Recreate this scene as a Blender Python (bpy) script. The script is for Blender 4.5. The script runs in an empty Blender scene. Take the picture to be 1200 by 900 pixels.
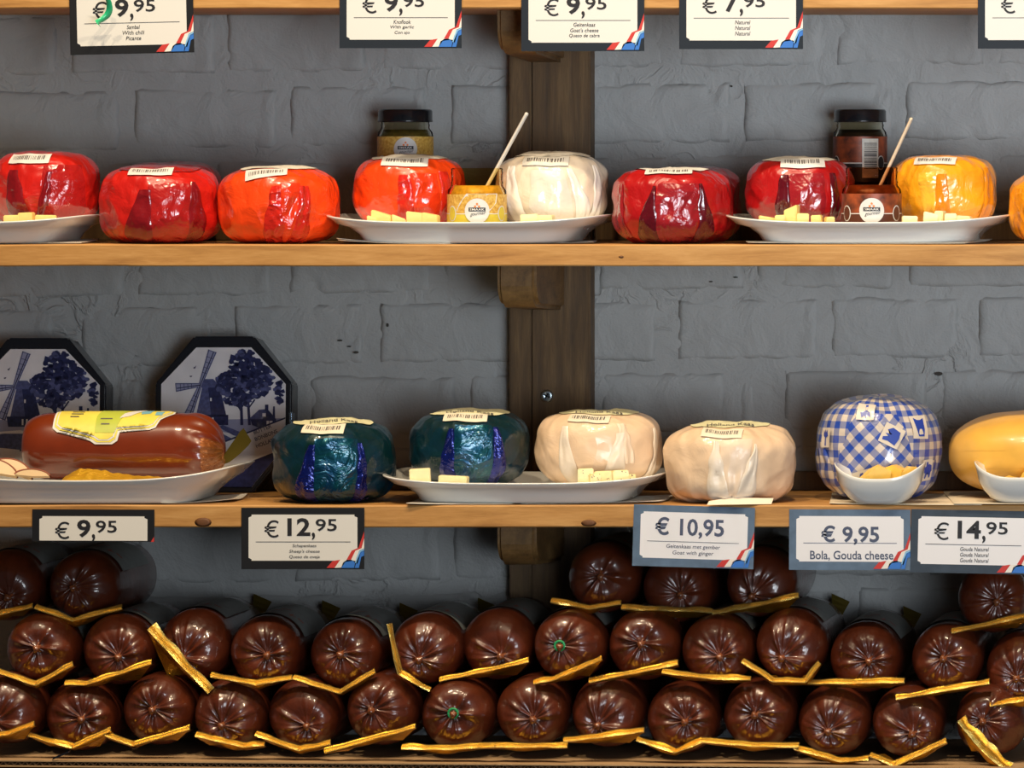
import bpy, bmesh, math, random
from mathutils import Vector, Matrix, Euler, noise
R_ = random.Random(7)
PI = math.pi
SC = bpy.context.scene
COL = SC.collection

# ------------------------------------------------------------------ camera
# World: X right, Y into the shelf (front edges at Y=0, wall at Y=0.25), Z up, metres.
D, S, VX, VY = 5.4, 0.0008, 1780.0, 180.0       # camera distance, metres per pixel at Y=0, point straight ahead of the lens
CX, CZ = (VX-600)*S, (450-VY)*S
cam = bpy.data.cameras.new('camera')
cam.sensor_width = 36; cam.lens = 36*D/(1200*S)
cam.shift_x = -(VX-600)/1200; cam.shift_y = -(450-VY)/1200
cam.clip_start = 0.05
camo = bpy.data.objects.new('camera', cam); COL.objects.link(camo)
camo.location = (CX, -D, CZ); camo.rotation_euler = (PI/2, 0, 0)
SC.camera = camo

# ------------------------------------------------------------------ world, lights, exposure
w = bpy.data.worlds.new('shop_ambient'); SC.world = w; w.use_nodes = True
w.node_tree.nodes['Background'].inputs[0].default_value = (0.95, 0.97, 1.0, 1)
w.node_tree.nodes['Background'].inputs[1].default_value = 0.036
def spot(name, loc, target, power, color, size=1.0, radius=0.03):
    l = bpy.data.lights.new(name, 'SPOT'); l.energy = power; l.color = color
    l.spot_size = size; l.spot_blend = 0.6; l.shadow_soft_size = radius
    o = bpy.data.objects.new(name, l); COL.objects.link(o); o.location = loc
    o.rotation_euler = (Vector(target)-Vector(loc)).to_track_quat('-Z', 'Y').to_euler(); return o
WARM = (1.0, 0.79, 0.53)
for i, (x, y, z, p) in enumerate([(-0.62, -0.85, 1.75, 58), (-0.10, -0.90, 1.80, 62), (0.42, -0.86, 1.78, 60), (-0.35, -1.75, 1.85, 64), (0.55, -1.7, 1.85, 64)]):
    spot('ceiling_spot', (x, y, z), (x*0.75, 0.02, -0.05), p, WARM, 1.15, 0.022)
def area(name, loc, target, power, color, sx, sy, spread=PI):
    l = bpy.data.lights.new(name, 'AREA'); l.shape = 'RECTANGLE'; l.size = sx; l.size_y = sy; l.energy = power; l.color = color; l.spread = spread
    o = bpy.data.objects.new(name, l); COL.objects.link(o); o.location = loc
    o.rotation_euler = (Vector(target)-Vector(loc)).to_track_quat('-Z', 'Y').to_euler(); return o
area('shop_window_daylight', (2.0, -3.6, 0.10), (0.72, 0.2, 0.64), 9.6, (0.86, 0.93, 1.0), 2.0, 1.3, math.radians(40))
VS = SC.view_settings
VS.view_transform = 'Standard'; VS.look = 'None'; VS.gamma = 1.0; VS.exposure = 0.0; VS.use_curve_mapping = False

# ------------------------------------------------------------------ helpers
def f_at(Y): return S*(D+Y)/D
def P(px, py, Y=0.0):
    f = f_at(Y); return Vector((CX+(px-VX)*f, Y, CZ+(VY-py)*f))
def put(o, parent=None, label=None, cat=None, group=None, kind=None):
    COL.objects.link(o)
    if parent is not None: o.parent = parent
    if label: o['label'] = label
    if cat: o['category'] = cat
    if group: o['group'] = group
    if kind: o['kind'] = kind
    return o
def mesh(name, verts, faces, mat, parent=None, smooth=True, loc=None, uv=None, mats=None, fmat=None, **k):
    me = bpy.data.meshes.new(name); me.from_pydata([tuple(v) for v in verts], [], faces)
    for m in (mats or [mat]): me.materials.append(m)
    if fmat: me.polygons.foreach_set('material_index', fmat)
    if smooth: me.polygons.foreach_set('use_smooth', [True]*len(me.polygons))
    if uv:
        l = me.uv_layers.new(name='UVMap'); vi = [0]*len(me.loops); me.loops.foreach_get('vertex_index', vi)
        flat = []
        for i in vi: flat += uv[i]
        l.data.foreach_set('uv', flat)
    me.update()
    o = bpy.data.objects.new(name, me)
    if loc is not None: o.location = loc
    return put(o, parent, **k)
def bm_obj(name, bm, mat, parent=None, loc=None, smooth=False, **k):
    me = bpy.data.meshes.new(name); bmesh.ops.recalc_face_normals(bm, faces=bm.faces); bm.to_mesh(me); bm.free()
    me.materials.append(mat)
    if smooth: me.polygons.foreach_set('use_smooth', [True]*len(me.polygons))
    o = bpy.data.objects.new(name, me)
    if loc is not None: o.location = loc
    return put(o, parent, **k)
def empty(name, loc, label, cat, group=None, rot=None):
    o = bpy.data.objects.new(name, None); o.empty_display_size = 0.02; o.location = loc
    if rot: o.rotation_euler = rot
    return put(o, None, label, cat, group)
def box_bm(x0, x1, y0, y1, z0, z1, bev=0.0, seg=2):
    bm = bmesh.new(); bmesh.ops.create_cube(bm, size=1.0)
    for v in bm.verts: v.co = Vector((x0+(v.co.x+.5)*(x1-x0), y0+(v.co.y+.5)*(y1-y0), z0+(v.co.z+.5)*(z1-z0)))
    if bev: bmesh.ops.bevel(bm, geom=bm.edges[:], offset=bev, segments=seg, affect='EDGES')
    return bm
def grid_faces(nu, nv, wrap=False):
    fs = []
    for j in range(nv-1):
        for i in range(nu if wrap else nu-1):
            a = j*nu+i; b = j*nu+(i+1) % nu
            fs.append((a, b, b+nu, a+nu))
    return fs
def lathe(name, prof, n, mat, parent=None, smooth=True, axis='Z', **k):
    vs = []
    for (r, z) in prof:
        for i in range(n):
            t = 2*PI*i/n; vs.append((r*math.cos(t), r*math.sin(t), z))
    return mesh(name, vs, grid_faces(n, len(prof), True), mat, parent, smooth, **k)
def nz(x, y, z): return noise.noise(Vector((x, y, z)))
def prism(name, pts, y0, y1, mat, parent=None, smooth=False, **k):
    "polygon in (x,z), extruded along y"
    n = len(pts); vs = [(x, y0, z) for x, z in pts]+[(x, y1, z) for x, z in pts]
    fs = [tuple(range(n)), tuple(range(2*n-1, n-1, -1))]+[(i, (i+1) % n, n+(i+1) % n, n+i) for i in range(n)]
    return mesh(name, vs, [tuple(reversed(f)) for f in fs], mat, parent, smooth, **k)
ORD = ['first', 'second', 'third', 'fourth', 'fifth', 'sixth', 'seventh', 'eighth', 'ninth', 'tenth', 'eleventh', 'twelfth', 'thirteenth', 'fourteenth', 'fifteenth']

# ------------------------------------------------------------------ materials
def newmat(name):
    m = bpy.data.materials.new(name); m.use_nodes = True
    nt = m.node_tree; return m, nt, nt.nodes['Principled BSDF']
def N(nt, typ, **kw):
    n = nt.nodes.new(typ)
    for a, b in kw.items():
        if a.startswith('_'): setattr(n, a[1:], b)
        else: n.inputs[a.replace('__', ' ')].default_value = b
    return n
def rgb(c): return (c[0], c[1], c[2], 1)
def mat(name, color, rough=0.5, metal=0.0, var=0.0, vscale=40, bump=0.0, bscale=80, bdist=0.001, coat=0.0, coat_r=0.05, stretch=None, alpha=1.0, spec=0.5, color2=None, distortion=0.0, sss=0.0, trans=0.0, detail=4, crease=0.0):
    m, nt, b = newmat(name)
    b.inputs['Base Color'].default_value = rgb(color); b.inputs['Roughness'].default_value = rough; b.inputs['Metallic'].default_value = metal
    b.inputs['Coat Weight'].default_value = coat; b.inputs['Coat Roughness'].default_value = coat_r
    b.inputs['Alpha'].default_value = alpha; b.inputs['Specular IOR Level'].default_value = spec
    b.inputs['Transmission Weight'].default_value = trans
    if sss:
        b.inputs['Subsurface Weight'].default_value = sss; b.inputs['Subsurface Radius'].default_value = (0.01, 0.006, 0.003); b.inputs['Subsurface Scale'].default_value = 0.5
    tc = N(nt, 'ShaderNodeTexCoord'); mp = N(nt, 'ShaderNodeMapping')
    nt.links.new(tc.outputs['Object'], mp.inputs['Vector'])
    if stretch: mp.inputs['Scale'].default_value = stretch
    if var or color2:
        n1 = N(nt, 'ShaderNodeTexNoise', Scale=vscale, Detail=detail, Distortion=distortion)
        nt.links.new(mp.outputs[0], n1.inputs['Vector'])
        mr = N(nt, 'ShaderNodeMapRange'); mr.inputs[1].default_value = 0.3; mr.inputs[2].default_value = 0.7
        nt.links.new(n1.outputs[0], mr.inputs[0])
        mx = N(nt, 'ShaderNodeMix', _data_type='RGBA')
        c2 = color2 or [max(0, c*(1+var)) for c in color]; c1 = color if color2 else [c*(1-var) for c in color]
        mx.inputs[6].default_value = rgb(c1); mx.inputs[7].default_value = rgb(c2)
        nt.links.new(mr.outputs[0], mx.inputs[0]); nt.links.new(mx.outputs[2], b.inputs['Base Color'])
    if bump:
        n2 = N(nt, 'ShaderNodeTexNoise', Scale=bscale, Detail=4, Distortion=distortion)
        nt.links.new(mp.outputs[0], n2.inputs['Vector'])
        bp = N(nt, 'ShaderNodeBump', Strength=bump, Distance=bdist)
        hsrc = n2.outputs[0]
        if crease:                     # sharp creases of stretched film: folded (ridged) noise added on top
            n3 = N(nt, 'ShaderNodeTexNoise', Scale=bscale*.55, Detail=2, Distortion=0.7); nt.links.new(mp.outputs[0], n3.inputs['Vector'])
            sb = N(nt, 'ShaderNodeMath', _operation='SUBTRACT'); sb.inputs[1].default_value = .5; nt.links.new(n3.outputs[0], sb.inputs[0])
            ab = N(nt, 'ShaderNodeMath', _operation='ABSOLUTE'); nt.links.new(sb.outputs[0], ab.inputs[0])
            ma = N(nt, 'ShaderNodeMath', _operation='MULTIPLY_ADD'); ma.inputs[1].default_value = -crease; nt.links.new(ab.outputs[0], ma.inputs[0]); nt.links.new(n2.outputs[0], ma.inputs[2]); hsrc = ma.outputs[0]
        nt.links.new(hsrc, bp.inputs['Height']); nt.links.new(bp.outputs[0], b.inputs['Normal'])
        if coat: nt.links.new(bp.outputs[0], b.inputs['Coat Normal'])
    return m
def wood(name, c1, c2, c3, stretch, rough=0.55, scale=9):
    m, nt, b = newmat(name); b.inputs['Roughness'].default_value = rough
    tc = N(nt, 'ShaderNodeTexCoord'); mp = N(nt, 'ShaderNodeMapping'); mp.inputs['Scale'].default_value = stretch
    nt.links.new(tc.outputs['Object'], mp.inputs['Vector'])
    n1 = N(nt, 'ShaderNodeTexNoise', Scale=scale, Detail=6, Roughness=0.6, Distortion=0.6); nt.links.new(mp.outputs[0], n1.inputs['Vector'])
    n2 = N(nt, 'ShaderNodeTexNoise', Scale=scale*7, Detail=3, Roughness=0.7); nt.links.new(mp.outputs[0], n2.inputs['Vector'])
    ad = N(nt, 'ShaderNodeMath', _operation='ADD'); mu = N(nt, 'ShaderNodeMath', _operation='MULTIPLY'); mu.inputs[1].default_value = 0.35
    nt.links.new(n2.outputs[0], mu.inputs[0]); nt.links.new(n1.outputs[0], ad.inputs[0]); nt.links.new(mu.outputs[0], ad.inputs[1])
    cr = N(nt, 'ShaderNodeValToRGB'); e = cr.color_ramp.elements
    e[0].position = 0.42; e[0].color = rgb(c1); e[1].position = 0.92; e[1].color = rgb(c3); k = e.new(0.66); k.color = rgb(c2)
    nt.links.new(ad.outputs[0], cr.inputs[0]); nt.links.new(cr.outputs[0], b.inputs['Base Color'])
    bp = N(nt, 'ShaderNodeBump', Strength=0.35, Distance=0.0006); nt.links.new(ad.outputs[0], bp.inputs['Height']); nt.links.new(bp.outputs[0], b.inputs['Normal'])
    return m
def painted_brick():
    m, nt, b = newmat('painted_brick'); b.inputs['Roughness'].default_value = 0.62
    tc = N(nt, 'ShaderNodeTexCoord')
    n1 = N(nt, 'ShaderNodeTexNoise', Scale=26, Detail=5, Roughness=0.55, Distortion=0.8); n2 = N(nt, 'ShaderNodeTexNoise', Scale=420, Detail=2)
    n3 = N(nt, 'ShaderNodeTexNoise', Scale=6, Detail=4)
    for n in (n1, n2, n3): nt.links.new(tc.outputs['Object'], n.inputs['Vector'])
    # ridged noise: the worm-like ridges of thick paint over rough brick
    a = N(nt, 'ShaderNodeMath', _operation='SUBTRACT'); a.inputs[1].default_value = 0.5; nt.links.new(n1.outputs[0], a.inputs[0])
    ab = N(nt, 'ShaderNodeMath', _operation='ABSOLUTE'); nt.links.new(a.outputs[0], ab.inputs[0])
    mr = N(nt, 'ShaderNodeMapRange'); mr.inputs[1].default_value = 0.0; mr.inputs[2].default_value = 0.05; mr.inputs[3].default_value = 1; mr.inputs[4].default_value = 0
    nt.links.new(ab.outputs[0], mr.inputs[0])
    gate = N(nt, 'ShaderNodeMapRange'); gate.inputs[1].default_value = 0.48; gate.inputs[2].default_value = 0.62; nt.links.new(n3.outputs[0], gate.inputs[0])
    mg = N(nt, 'ShaderNodeMath', _operation='MULTIPLY'); nt.links.new(mr.outputs[0], mg.inputs[0]); nt.links.new(gate.outputs[0], mg.inputs[1])
    ad = N(nt, 'ShaderNodeMath', _operation='MULTIPLY_ADD'); ad.inputs[1].default_value = 0.10; nt.links.new(n2.outputs[0], ad.inputs[0])
    ms = N(nt, 'ShaderNodeMath', _operation='MULTIPLY_ADD'); ms.inputs[1].default_value = 0.30
    nt.links.new(mg.outputs[0], ms.inputs[0]); nt.links.new(n1.outputs[0], ms.inputs[2]); nt.links.new(ms.outputs[0], ad.inputs[2])
    bp = N(nt, 'ShaderNodeBump', Strength=1.0, Distance=0.0042); nt.links.new(ad.outputs[0], bp.inputs['Height']); nt.links.new(bp.outputs[0], b.inputs['Normal'])
    mx = N(nt, 'ShaderNodeMix', _data_type='RGBA'); mx.inputs[6].default_value = (0.315, 0.330, 0.330, 1); mx.inputs[7].default_value = (0.375, 0.388, 0.388, 1)
    nt.links.new(n3.outputs[0], mx.inputs[0]); nt.links.new(mx.outputs[2], b.inputs['Base Color'])
    return m
M = {}
M['brick'] = painted_brick()
M['shelf'] = wood('pine_shelf', (0.29, 0.130, 0.030), (0.44, 0.220, 0.060), (0.56, 0.31, 0.105), (1.0, 11, 11))
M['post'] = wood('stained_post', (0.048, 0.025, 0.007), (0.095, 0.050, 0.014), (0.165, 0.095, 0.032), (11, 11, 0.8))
M['bracket'] = wood('stained_bracket', (0.075, 0.040, 0.011), (0.17, 0.092, 0.028), (0.27, 0.155, 0.052), (6, 2.2, 6))
M['knot'] = mat('wood_knot', (0.12, 0.045, 0.012), 0.6, var=0.4, vscale=300)
M['screw'] = mat('zinc_screw', (0.45, 0.55, 0.62), 0.3, 1.0)
M['chip'] = mat('bare_brick_chip', (0.05, 0.045, 0.04), 0.9)
M['dark'] = mat('black_gap', (0.01, 0.01, 0.01), 0.8)
M['card'] = mat('cardboard', (0.42, 0.27, 0.14), 0.85, var=0.12, vscale=60, bump=0.2, bscale=300)
M['flute'] = mat('cardboard_flute', (0.16, 0.09, 0.045), 0.9)
M['porcelain'] = mat('white_porcelain', (0.80, 0.80, 0.77), 0.16, coat=0.6, coat_r=0.04)
M['paper'] = mat('paper_napkin', (0.72, 0.67, 0.58), 0.85, bump=0.15, bscale=200)
M['paper2'] = mat('tan_paper_mat', (0.66, 0.57, 0.43), 0.85, bump=0.15, bscale=200)
M['cube'] = mat('cheese_cube', (0.93, 0.70, 0.26), 0.45, var=0.06, vscale=120, sss=0.15)
M['cube_pale'] = mat('pale_cheese_cube', (0.93, 0.82, 0.47), 0.45, var=0.06, vscale=120, sss=0.15)
M['cube_deep'] = mat('deep_yellow_cheese', (0.86, 0.55, 0.09), 0.4, var=0.08, vscale=100, sss=0.1)
M['speck'] = mat('herb_speck', (0.10, 0.06, 0.03), 0.8)
M['white'] = mat('white_print', (0.68, 0.675, 0.65), 0.5)
M['white_cool'] = mat('white_glare_print', (0.76, 0.77, 0.82), 0.42)  # paper white with the cool glare tinted in
M['ink'] = mat('black_ink', (0.012, 0.012, 0.016), 0.5)
M['ink_glare'] = mat('cool_glare_ink', (0.065, 0.085, 0.15), 0.5)  # ink lifted to blue-grey by the same painted glare
M['ink_grey'] = mat('grey_ink', (0.10, 0.09, 0.085), 0.6)
M['tag_black'] = mat('black_card', (0.007, 0.008, 0.011), 0.55, spec=0.3)
M['tag_navy'] = mat('navy_card', (0.010, 0.016, 0.026), 0.55, spec=0.3)
M['tag_glare'] = mat('cool_glare_card', (0.10, 0.155, 0.24), 0.38, var=0.2, vscale=60)  # reflection of cool light put into the card colour
M['tag_dark_glare'] = mat('dark_glare_card', (0.035, 0.052, 0.078), 0.38, var=0.2, vscale=60)  # weaker cool reflection, also put into the card colour
M['r_red'] = mat('ribbon_red', (0.52, 0.035, 0.03), 0.5)
M['r_white'] = mat('ribbon_white', (0.75, 0.72, 0.68), 0.5)
M['r_blue'] = mat('ribbon_blue', (0.03, 0.16, 0.55), 0.5)
M['r_light'] = mat('ribbon_light_blue', (0.22, 0.48, 0.78), 0.5)
M['green_ribbon'] = mat('green_curling_ribbon', (0.03, 0.50, 0.22), 0.3, coat=0.5)
M['gold'] = mat('gold_foil', (0.62, 0.33, 0.03), 0.30, 0.9, var=0.15, vscale=60, bump=0.5, bscale=90, bdist=0.003, distortion=1.0)
M['gold_crimp'] = mat('crimped_gold_foil', (1.0, 0.76, 0.22), 0.26, 0.85, bump=0.25, bscale=400, bdist=0.001)
M['gold_yellow'] = mat('yellow_gold_foil', (0.98, 0.58, 0.04), 0.3, 0.6, bump=0.6, bscale=70, bdist=0.004, distortion=1.0)
M['olive_foil'] = mat('olive_gold_foil', (0.13, 0.10, 0.015), 0.35, 0.7, bump=0.3, bscale=90)
M['log'] = mat('smoked_cheese_casing', (0.092, 0.0165, 0.0048), 0.40, var=0.35, vscale=45, coat=0.8, coat_r=0.08, bump=0.35, bscale=120, bdist=0.0015, crease=1.5)
M['log_dark'] = mat('dark_smoked_casing', (0.085, 0.021, 0.009), 0.30, var=0.35, vscale=45, coat=1.0, coat_r=0.10, bump=0.25, bscale=120, bdist=0.0015)
M['log_end'] = mat('gathered_casing', (0.22, 0.065, 0.022), 0.25, var=0.4, vscale=200, coat=1.0, coat_r=0.08)
M['log_label'] = mat('pale_log_label', (0.22, 0.24, 0.23), 0.5, var=0.1, vscale=80)
M['log_mark'] = mat('red_label_print', (0.38, 0.08, 0.04), 0.5)
M['tie_green'] = mat('green_tie', (0.01, 0.30, 0.10), 0.4)
M['sausage'] = mat('chestnut_casing', (0.165, 0.023, 0.005), 0.28, var=0.12, vscale=30, coat=1.0, coat_r=0.06, bump=0.06, bscale=60, bdist=0.002)
M['lab_yellow'] = mat('yellow_label', (0.78, 0.66, 0.10), 0.45, var=0.1, vscale=60)
M['lab_green'] = mat('lime_label', (0.45, 0.52, 0.06), 0.45, var=0.1, vscale=60)
M['lab_blue'] = mat('blue_print', (0.18, 0.42, 0.55), 0.5)
M['lab_cream'] = mat('cream_label', (0.74, 0.72, 0.45), 0.5, var=0.08, vscale=200)
M['lab_grey'] = mat('grey_white_label', (0.66, 0.63, 0.56), 0.5, var=0.1, vscale=220)
M['lab_beige'] = mat('beige_sticker', (0.78, 0.70, 0.55), 0.5)
M['slice'] = mat('ivory_cheese_slice', (0.62, 0.44, 0.24), 0.45, sss=0.1)
M['rind'] = mat('brown_rind', (0.24, 0.05, 0.015), 0.4)
M['tin'] = mat('black_tin', (0.010, 0.011, 0.016), 0.24, coat=0.4)
M['delft_white'] = mat('delft_white', (0.74, 0.72, 0.75), 0.3, var=0.1, vscale=30, coat=0.5)
M['delft_pale'] = mat('delft_pale_blue', (0.30, 0.31, 0.46), 0.3, coat=0.5)
M['delft_mid'] = mat('delft_mid_blue', (0.075, 0.085, 0.21), 0.3, coat=0.5, var=0.3, vscale=300)
M['delft_dark'] = mat('delft_dark_blue', (0.018, 0.022, 0.085), 0.3, coat=0.5, var=0.4, vscale=250)
M['hinge'] = mat('steel_hinge', (0.45, 0.55, 0.65), 0.2, 1.0)
M['lid'] = mat('black_lid', (0.008, 0.009, 0.012), 0.25, coat=0.5)
M['stick'] = mat('white_plastic_stick', (0.80, 0.78, 0.72), 0.4)
M['wood_stick'] = mat('beige_stick', (0.74, 0.62, 0.47), 0.5)
M['mustard'] = mat('mustard', (0.62, 0.38, 0.05), 0.4, var=0.3, vscale=200)
M['jam'] = mat('dark_jam', (0.15, 0.045, 0.018), 0.3, var=0.5, vscale=120)
M['dark_jam'] = mat('black_jam', (0.018, 0.012, 0.008), 0.3)
M['shaded_olive'] = mat('shaded_olive_mustard', (0.10, 0.075, 0.018), 0.35, var=0.4, vscale=200)  # jar contents; also the label band with its shade put into the colour
M['lab_mustard'] = mat('mustard_label', (0.62, 0.50, 0.05), 0.45, var=0.1, vscale=60)
M['lab_grain'] = mat('mustard_seed_picture', (0.50, 0.25, 0.03), 0.45, color2=(0.80, 0.55, 0.14), vscale=420)
M['lab_fig'] = mat('fig_picture', (0.05, 0.015, 0.012), 0.45, color2=(0.40, 0.085, 0.025), vscale=95)
M['lab_brown'] = mat('brown_label', (0.10, 0.028, 0.014), 0.45)
M['lab_black'] = mat('black_label', (0.012, 0.010, 0.010), 0.45)
M['orange'] = mat('orange_print', (0.85, 0.22, 0.04), 0.5)
M['wheel'] = mat('yellow_wax_rind', (0.76, 0.43, 0.075), 0.36, var=0.16, vscale=22, bump=0.12, bscale=40, bdist=0.002, coat=0.3, coat_r=0.15)
def glass(name='jar_glass', tint=(0.93, 0.92, 0.86)):
    m, nt, b = newmat(name); nt.nodes.remove(b); out = [n for n in nt.nodes if n.type == 'OUTPUT_MATERIAL'][0]
    tr = N(nt, 'ShaderNodeBsdfTransparent'); tr.inputs[0].default_value = rgb(tint)
    gl = N(nt, 'ShaderNodeBsdfGlossy'); gl.inputs['Roughness'].default_value = 0.04
    fr = N(nt, 'ShaderNodeLayerWeight', Blend=0.05); mx = N(nt, 'ShaderNodeMixShader')
    nt.links.new(fr.outputs[0], mx.inputs[0]); nt.links.new(tr.outputs[0], mx.inputs[1]); nt.links.new(gl.outputs[0], mx.inputs[2]); nt.links.new(mx.outputs[0], out.inputs[0])
    return m
M['glass'] = glass()
M['glass_mustard'] = glass('mustard_smeared_glass', (0.95, 0.88, 0.68)); M['glass_fig'] = glass('jam_smeared_glass', (0.86, 0.68, 0.54))
# wrapped cheeses: coloured wax under clear crinkled film
def wrap(name, c, c2=None, var=0.12, rough=0.32, metal=0.0, bump=0.75, coat=0.8, coat_r=0.04, bs=38):
    return mat(name, c, rough, metal, var=var, vscale=30, bump=bump, bscale=bs, bdist=0.0035, coat=coat, coat_r=coat_r, color2=c2, distortion=1.2, sss=0.0, crease=3.2)
W = {
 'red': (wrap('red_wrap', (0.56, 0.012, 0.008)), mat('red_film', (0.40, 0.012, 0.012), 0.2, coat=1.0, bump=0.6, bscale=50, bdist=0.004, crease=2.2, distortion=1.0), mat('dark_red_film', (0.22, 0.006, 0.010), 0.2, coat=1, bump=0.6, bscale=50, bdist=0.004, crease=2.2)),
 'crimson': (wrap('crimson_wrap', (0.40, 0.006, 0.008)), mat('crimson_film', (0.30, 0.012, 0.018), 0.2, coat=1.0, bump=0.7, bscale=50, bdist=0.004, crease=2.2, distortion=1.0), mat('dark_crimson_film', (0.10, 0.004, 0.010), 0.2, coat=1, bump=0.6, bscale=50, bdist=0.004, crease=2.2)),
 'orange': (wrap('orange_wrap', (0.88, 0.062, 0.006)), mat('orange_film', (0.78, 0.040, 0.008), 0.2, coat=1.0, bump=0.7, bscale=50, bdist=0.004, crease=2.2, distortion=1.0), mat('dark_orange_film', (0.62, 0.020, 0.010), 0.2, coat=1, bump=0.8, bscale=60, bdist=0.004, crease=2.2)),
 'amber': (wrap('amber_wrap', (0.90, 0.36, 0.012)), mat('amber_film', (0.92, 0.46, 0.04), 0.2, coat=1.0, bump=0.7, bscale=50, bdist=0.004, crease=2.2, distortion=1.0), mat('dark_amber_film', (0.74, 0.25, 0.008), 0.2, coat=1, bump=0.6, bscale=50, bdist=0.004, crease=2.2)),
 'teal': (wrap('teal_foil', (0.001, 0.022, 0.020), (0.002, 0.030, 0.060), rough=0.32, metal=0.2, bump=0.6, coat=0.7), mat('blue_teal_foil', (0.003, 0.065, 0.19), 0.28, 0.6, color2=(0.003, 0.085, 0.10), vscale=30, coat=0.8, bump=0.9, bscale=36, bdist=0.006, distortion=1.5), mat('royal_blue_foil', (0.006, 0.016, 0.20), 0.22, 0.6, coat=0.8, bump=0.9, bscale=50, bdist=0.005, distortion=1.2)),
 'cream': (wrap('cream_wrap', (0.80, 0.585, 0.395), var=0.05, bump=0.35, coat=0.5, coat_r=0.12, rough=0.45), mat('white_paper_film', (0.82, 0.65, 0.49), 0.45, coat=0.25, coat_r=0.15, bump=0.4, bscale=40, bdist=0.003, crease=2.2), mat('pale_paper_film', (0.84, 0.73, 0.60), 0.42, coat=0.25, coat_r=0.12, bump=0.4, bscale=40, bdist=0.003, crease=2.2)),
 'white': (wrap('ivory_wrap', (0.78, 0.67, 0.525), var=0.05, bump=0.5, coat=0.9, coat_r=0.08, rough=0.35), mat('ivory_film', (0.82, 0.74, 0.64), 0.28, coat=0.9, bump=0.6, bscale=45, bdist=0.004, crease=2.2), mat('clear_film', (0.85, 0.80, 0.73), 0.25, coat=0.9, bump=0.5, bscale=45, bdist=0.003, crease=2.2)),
}
def gingham():
    m, nt, b = newmat('blue_gingham_wrap'); b.inputs['Roughness'].default_value = 0.3; b.inputs['Coat Weight'].default_value = 0.7; b.inputs['Coat Roughness'].default_value = 0.08
    uv = N(nt, 'ShaderNodeUVMap', _uv_map='UVMap'); sp = N(nt, 'ShaderNodeSeparateXYZ'); nt.links.new(uv.outputs[0], sp.inputs[0])
    outs = []
    for i in (0, 1):
        mu = N(nt, 'ShaderNodeMath', _operation='MULTIPLY'); mu.inputs[1].default_value = 1/0.0138; nt.links.new(sp.outputs[i], mu.inputs[0])
        fr = N(nt, 'ShaderNodeMath', _operation='FRACT'); nt.links.new(mu.outputs[0], fr.inputs[0])
        g = N(nt, 'ShaderNodeMath', _operation='GREATER_THAN'); g.inputs[1].default_value = 0.5; nt.links.new(fr.outputs[0], g.inputs[0]); outs.append(g)
    ad = N(nt, 'ShaderNodeMath', _operation='ADD'); nt.links.new(outs[0].outputs[0], ad.inputs[0]); nt.links.new(outs[1].outputs[0], ad.inputs[1])
    hf = N(nt, 'ShaderNodeMath', _operation='MULTIPLY'); hf.inputs[1].default_value = 0.5; nt.links.new(ad.outputs[0], hf.inputs[0])
    cr = N(nt, 'ShaderNodeValToRGB'); cr.color_ramp.interpolation = 'CONSTANT'; e = cr.color_ramp.elements
    e[0].color = (0.62, 0.55, 0.48, 1); e[0].position = 0; e[1].position = 0.75; e[1].color = (0.022, 0.07, 0.40, 1); k = e.new(0.25); k.color = (0.22, 0.24, 0.40, 1)
    nt.links.new(hf.outputs[0], cr.inputs[0]); nt.links.new(cr.outputs[0], b.inputs['Base Color'])
    tc = N(nt, 'ShaderNodeTexCoord'); n2 = N(nt, 'ShaderNodeTexNoise', Scale=45, Detail=3, Distortion=1.0); nt.links.new(tc.outputs['Object'], n2.inputs['Vector'])
    bp = N(nt, 'ShaderNodeBump', Strength=0.5, Distance=0.003); nt.links.new(n2.outputs[0], bp.inputs['Height']); nt.links.new(bp.outputs[0], b.inputs['Normal']); nt.links.new(bp.outputs[0], b.inputs['Coat Normal'])
    return m
M['gingham'] = gingham()
M['print_blue'] = mat('delft_blue_print', (0.02, 0.055, 0.36), 0.35, coat=0.6)
M['print_cream'] = mat('cream_print', (0.64, 0.58, 0.50), 0.35, coat=0.6)

# ------------------------------------------------------------------ text
def text_mesh(txt, shear=0.0, bold=0.0):
    cu = bpy.data.curves.new('t', 'FONT'); cu.body = txt; cu.shear = shear; cu.offset = bold; cu.resolution_u = 3
    o = bpy.data.objects.new('t', cu); COL.objects.link(o)
    dg = bpy.context.evaluated_depsgraph_get(); me = bpy.data.meshes.new_from_object(o.evaluated_get(dg))
    vs = [Vector(v.co) for v in me.vertices]; fs = [tuple(p.vertices) for p in me.polygons]
    bpy.data.objects.remove(o); bpy.data.curves.remove(cu); bpy.data.meshes.remove(me)
    return vs, fs
def text_fit(txt, x0, x1, y0, y1, shear=0.0, bold=0.0):
    "verts (x,y) filling the given rectangle"
    vs, fs = text_mesh(txt, shear, bold)
    ax, bx = min(v.x for v in vs), max(v.x for v in vs); ay, by = min(v.y for v in vs), max(v.y for v in vs)
    return [(x0+(v.x-ax)/(bx-ax)*(x1-x0), y0+(v.y-ay)/(by-ay)*(y1-y0)) for v in vs], fs

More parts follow.
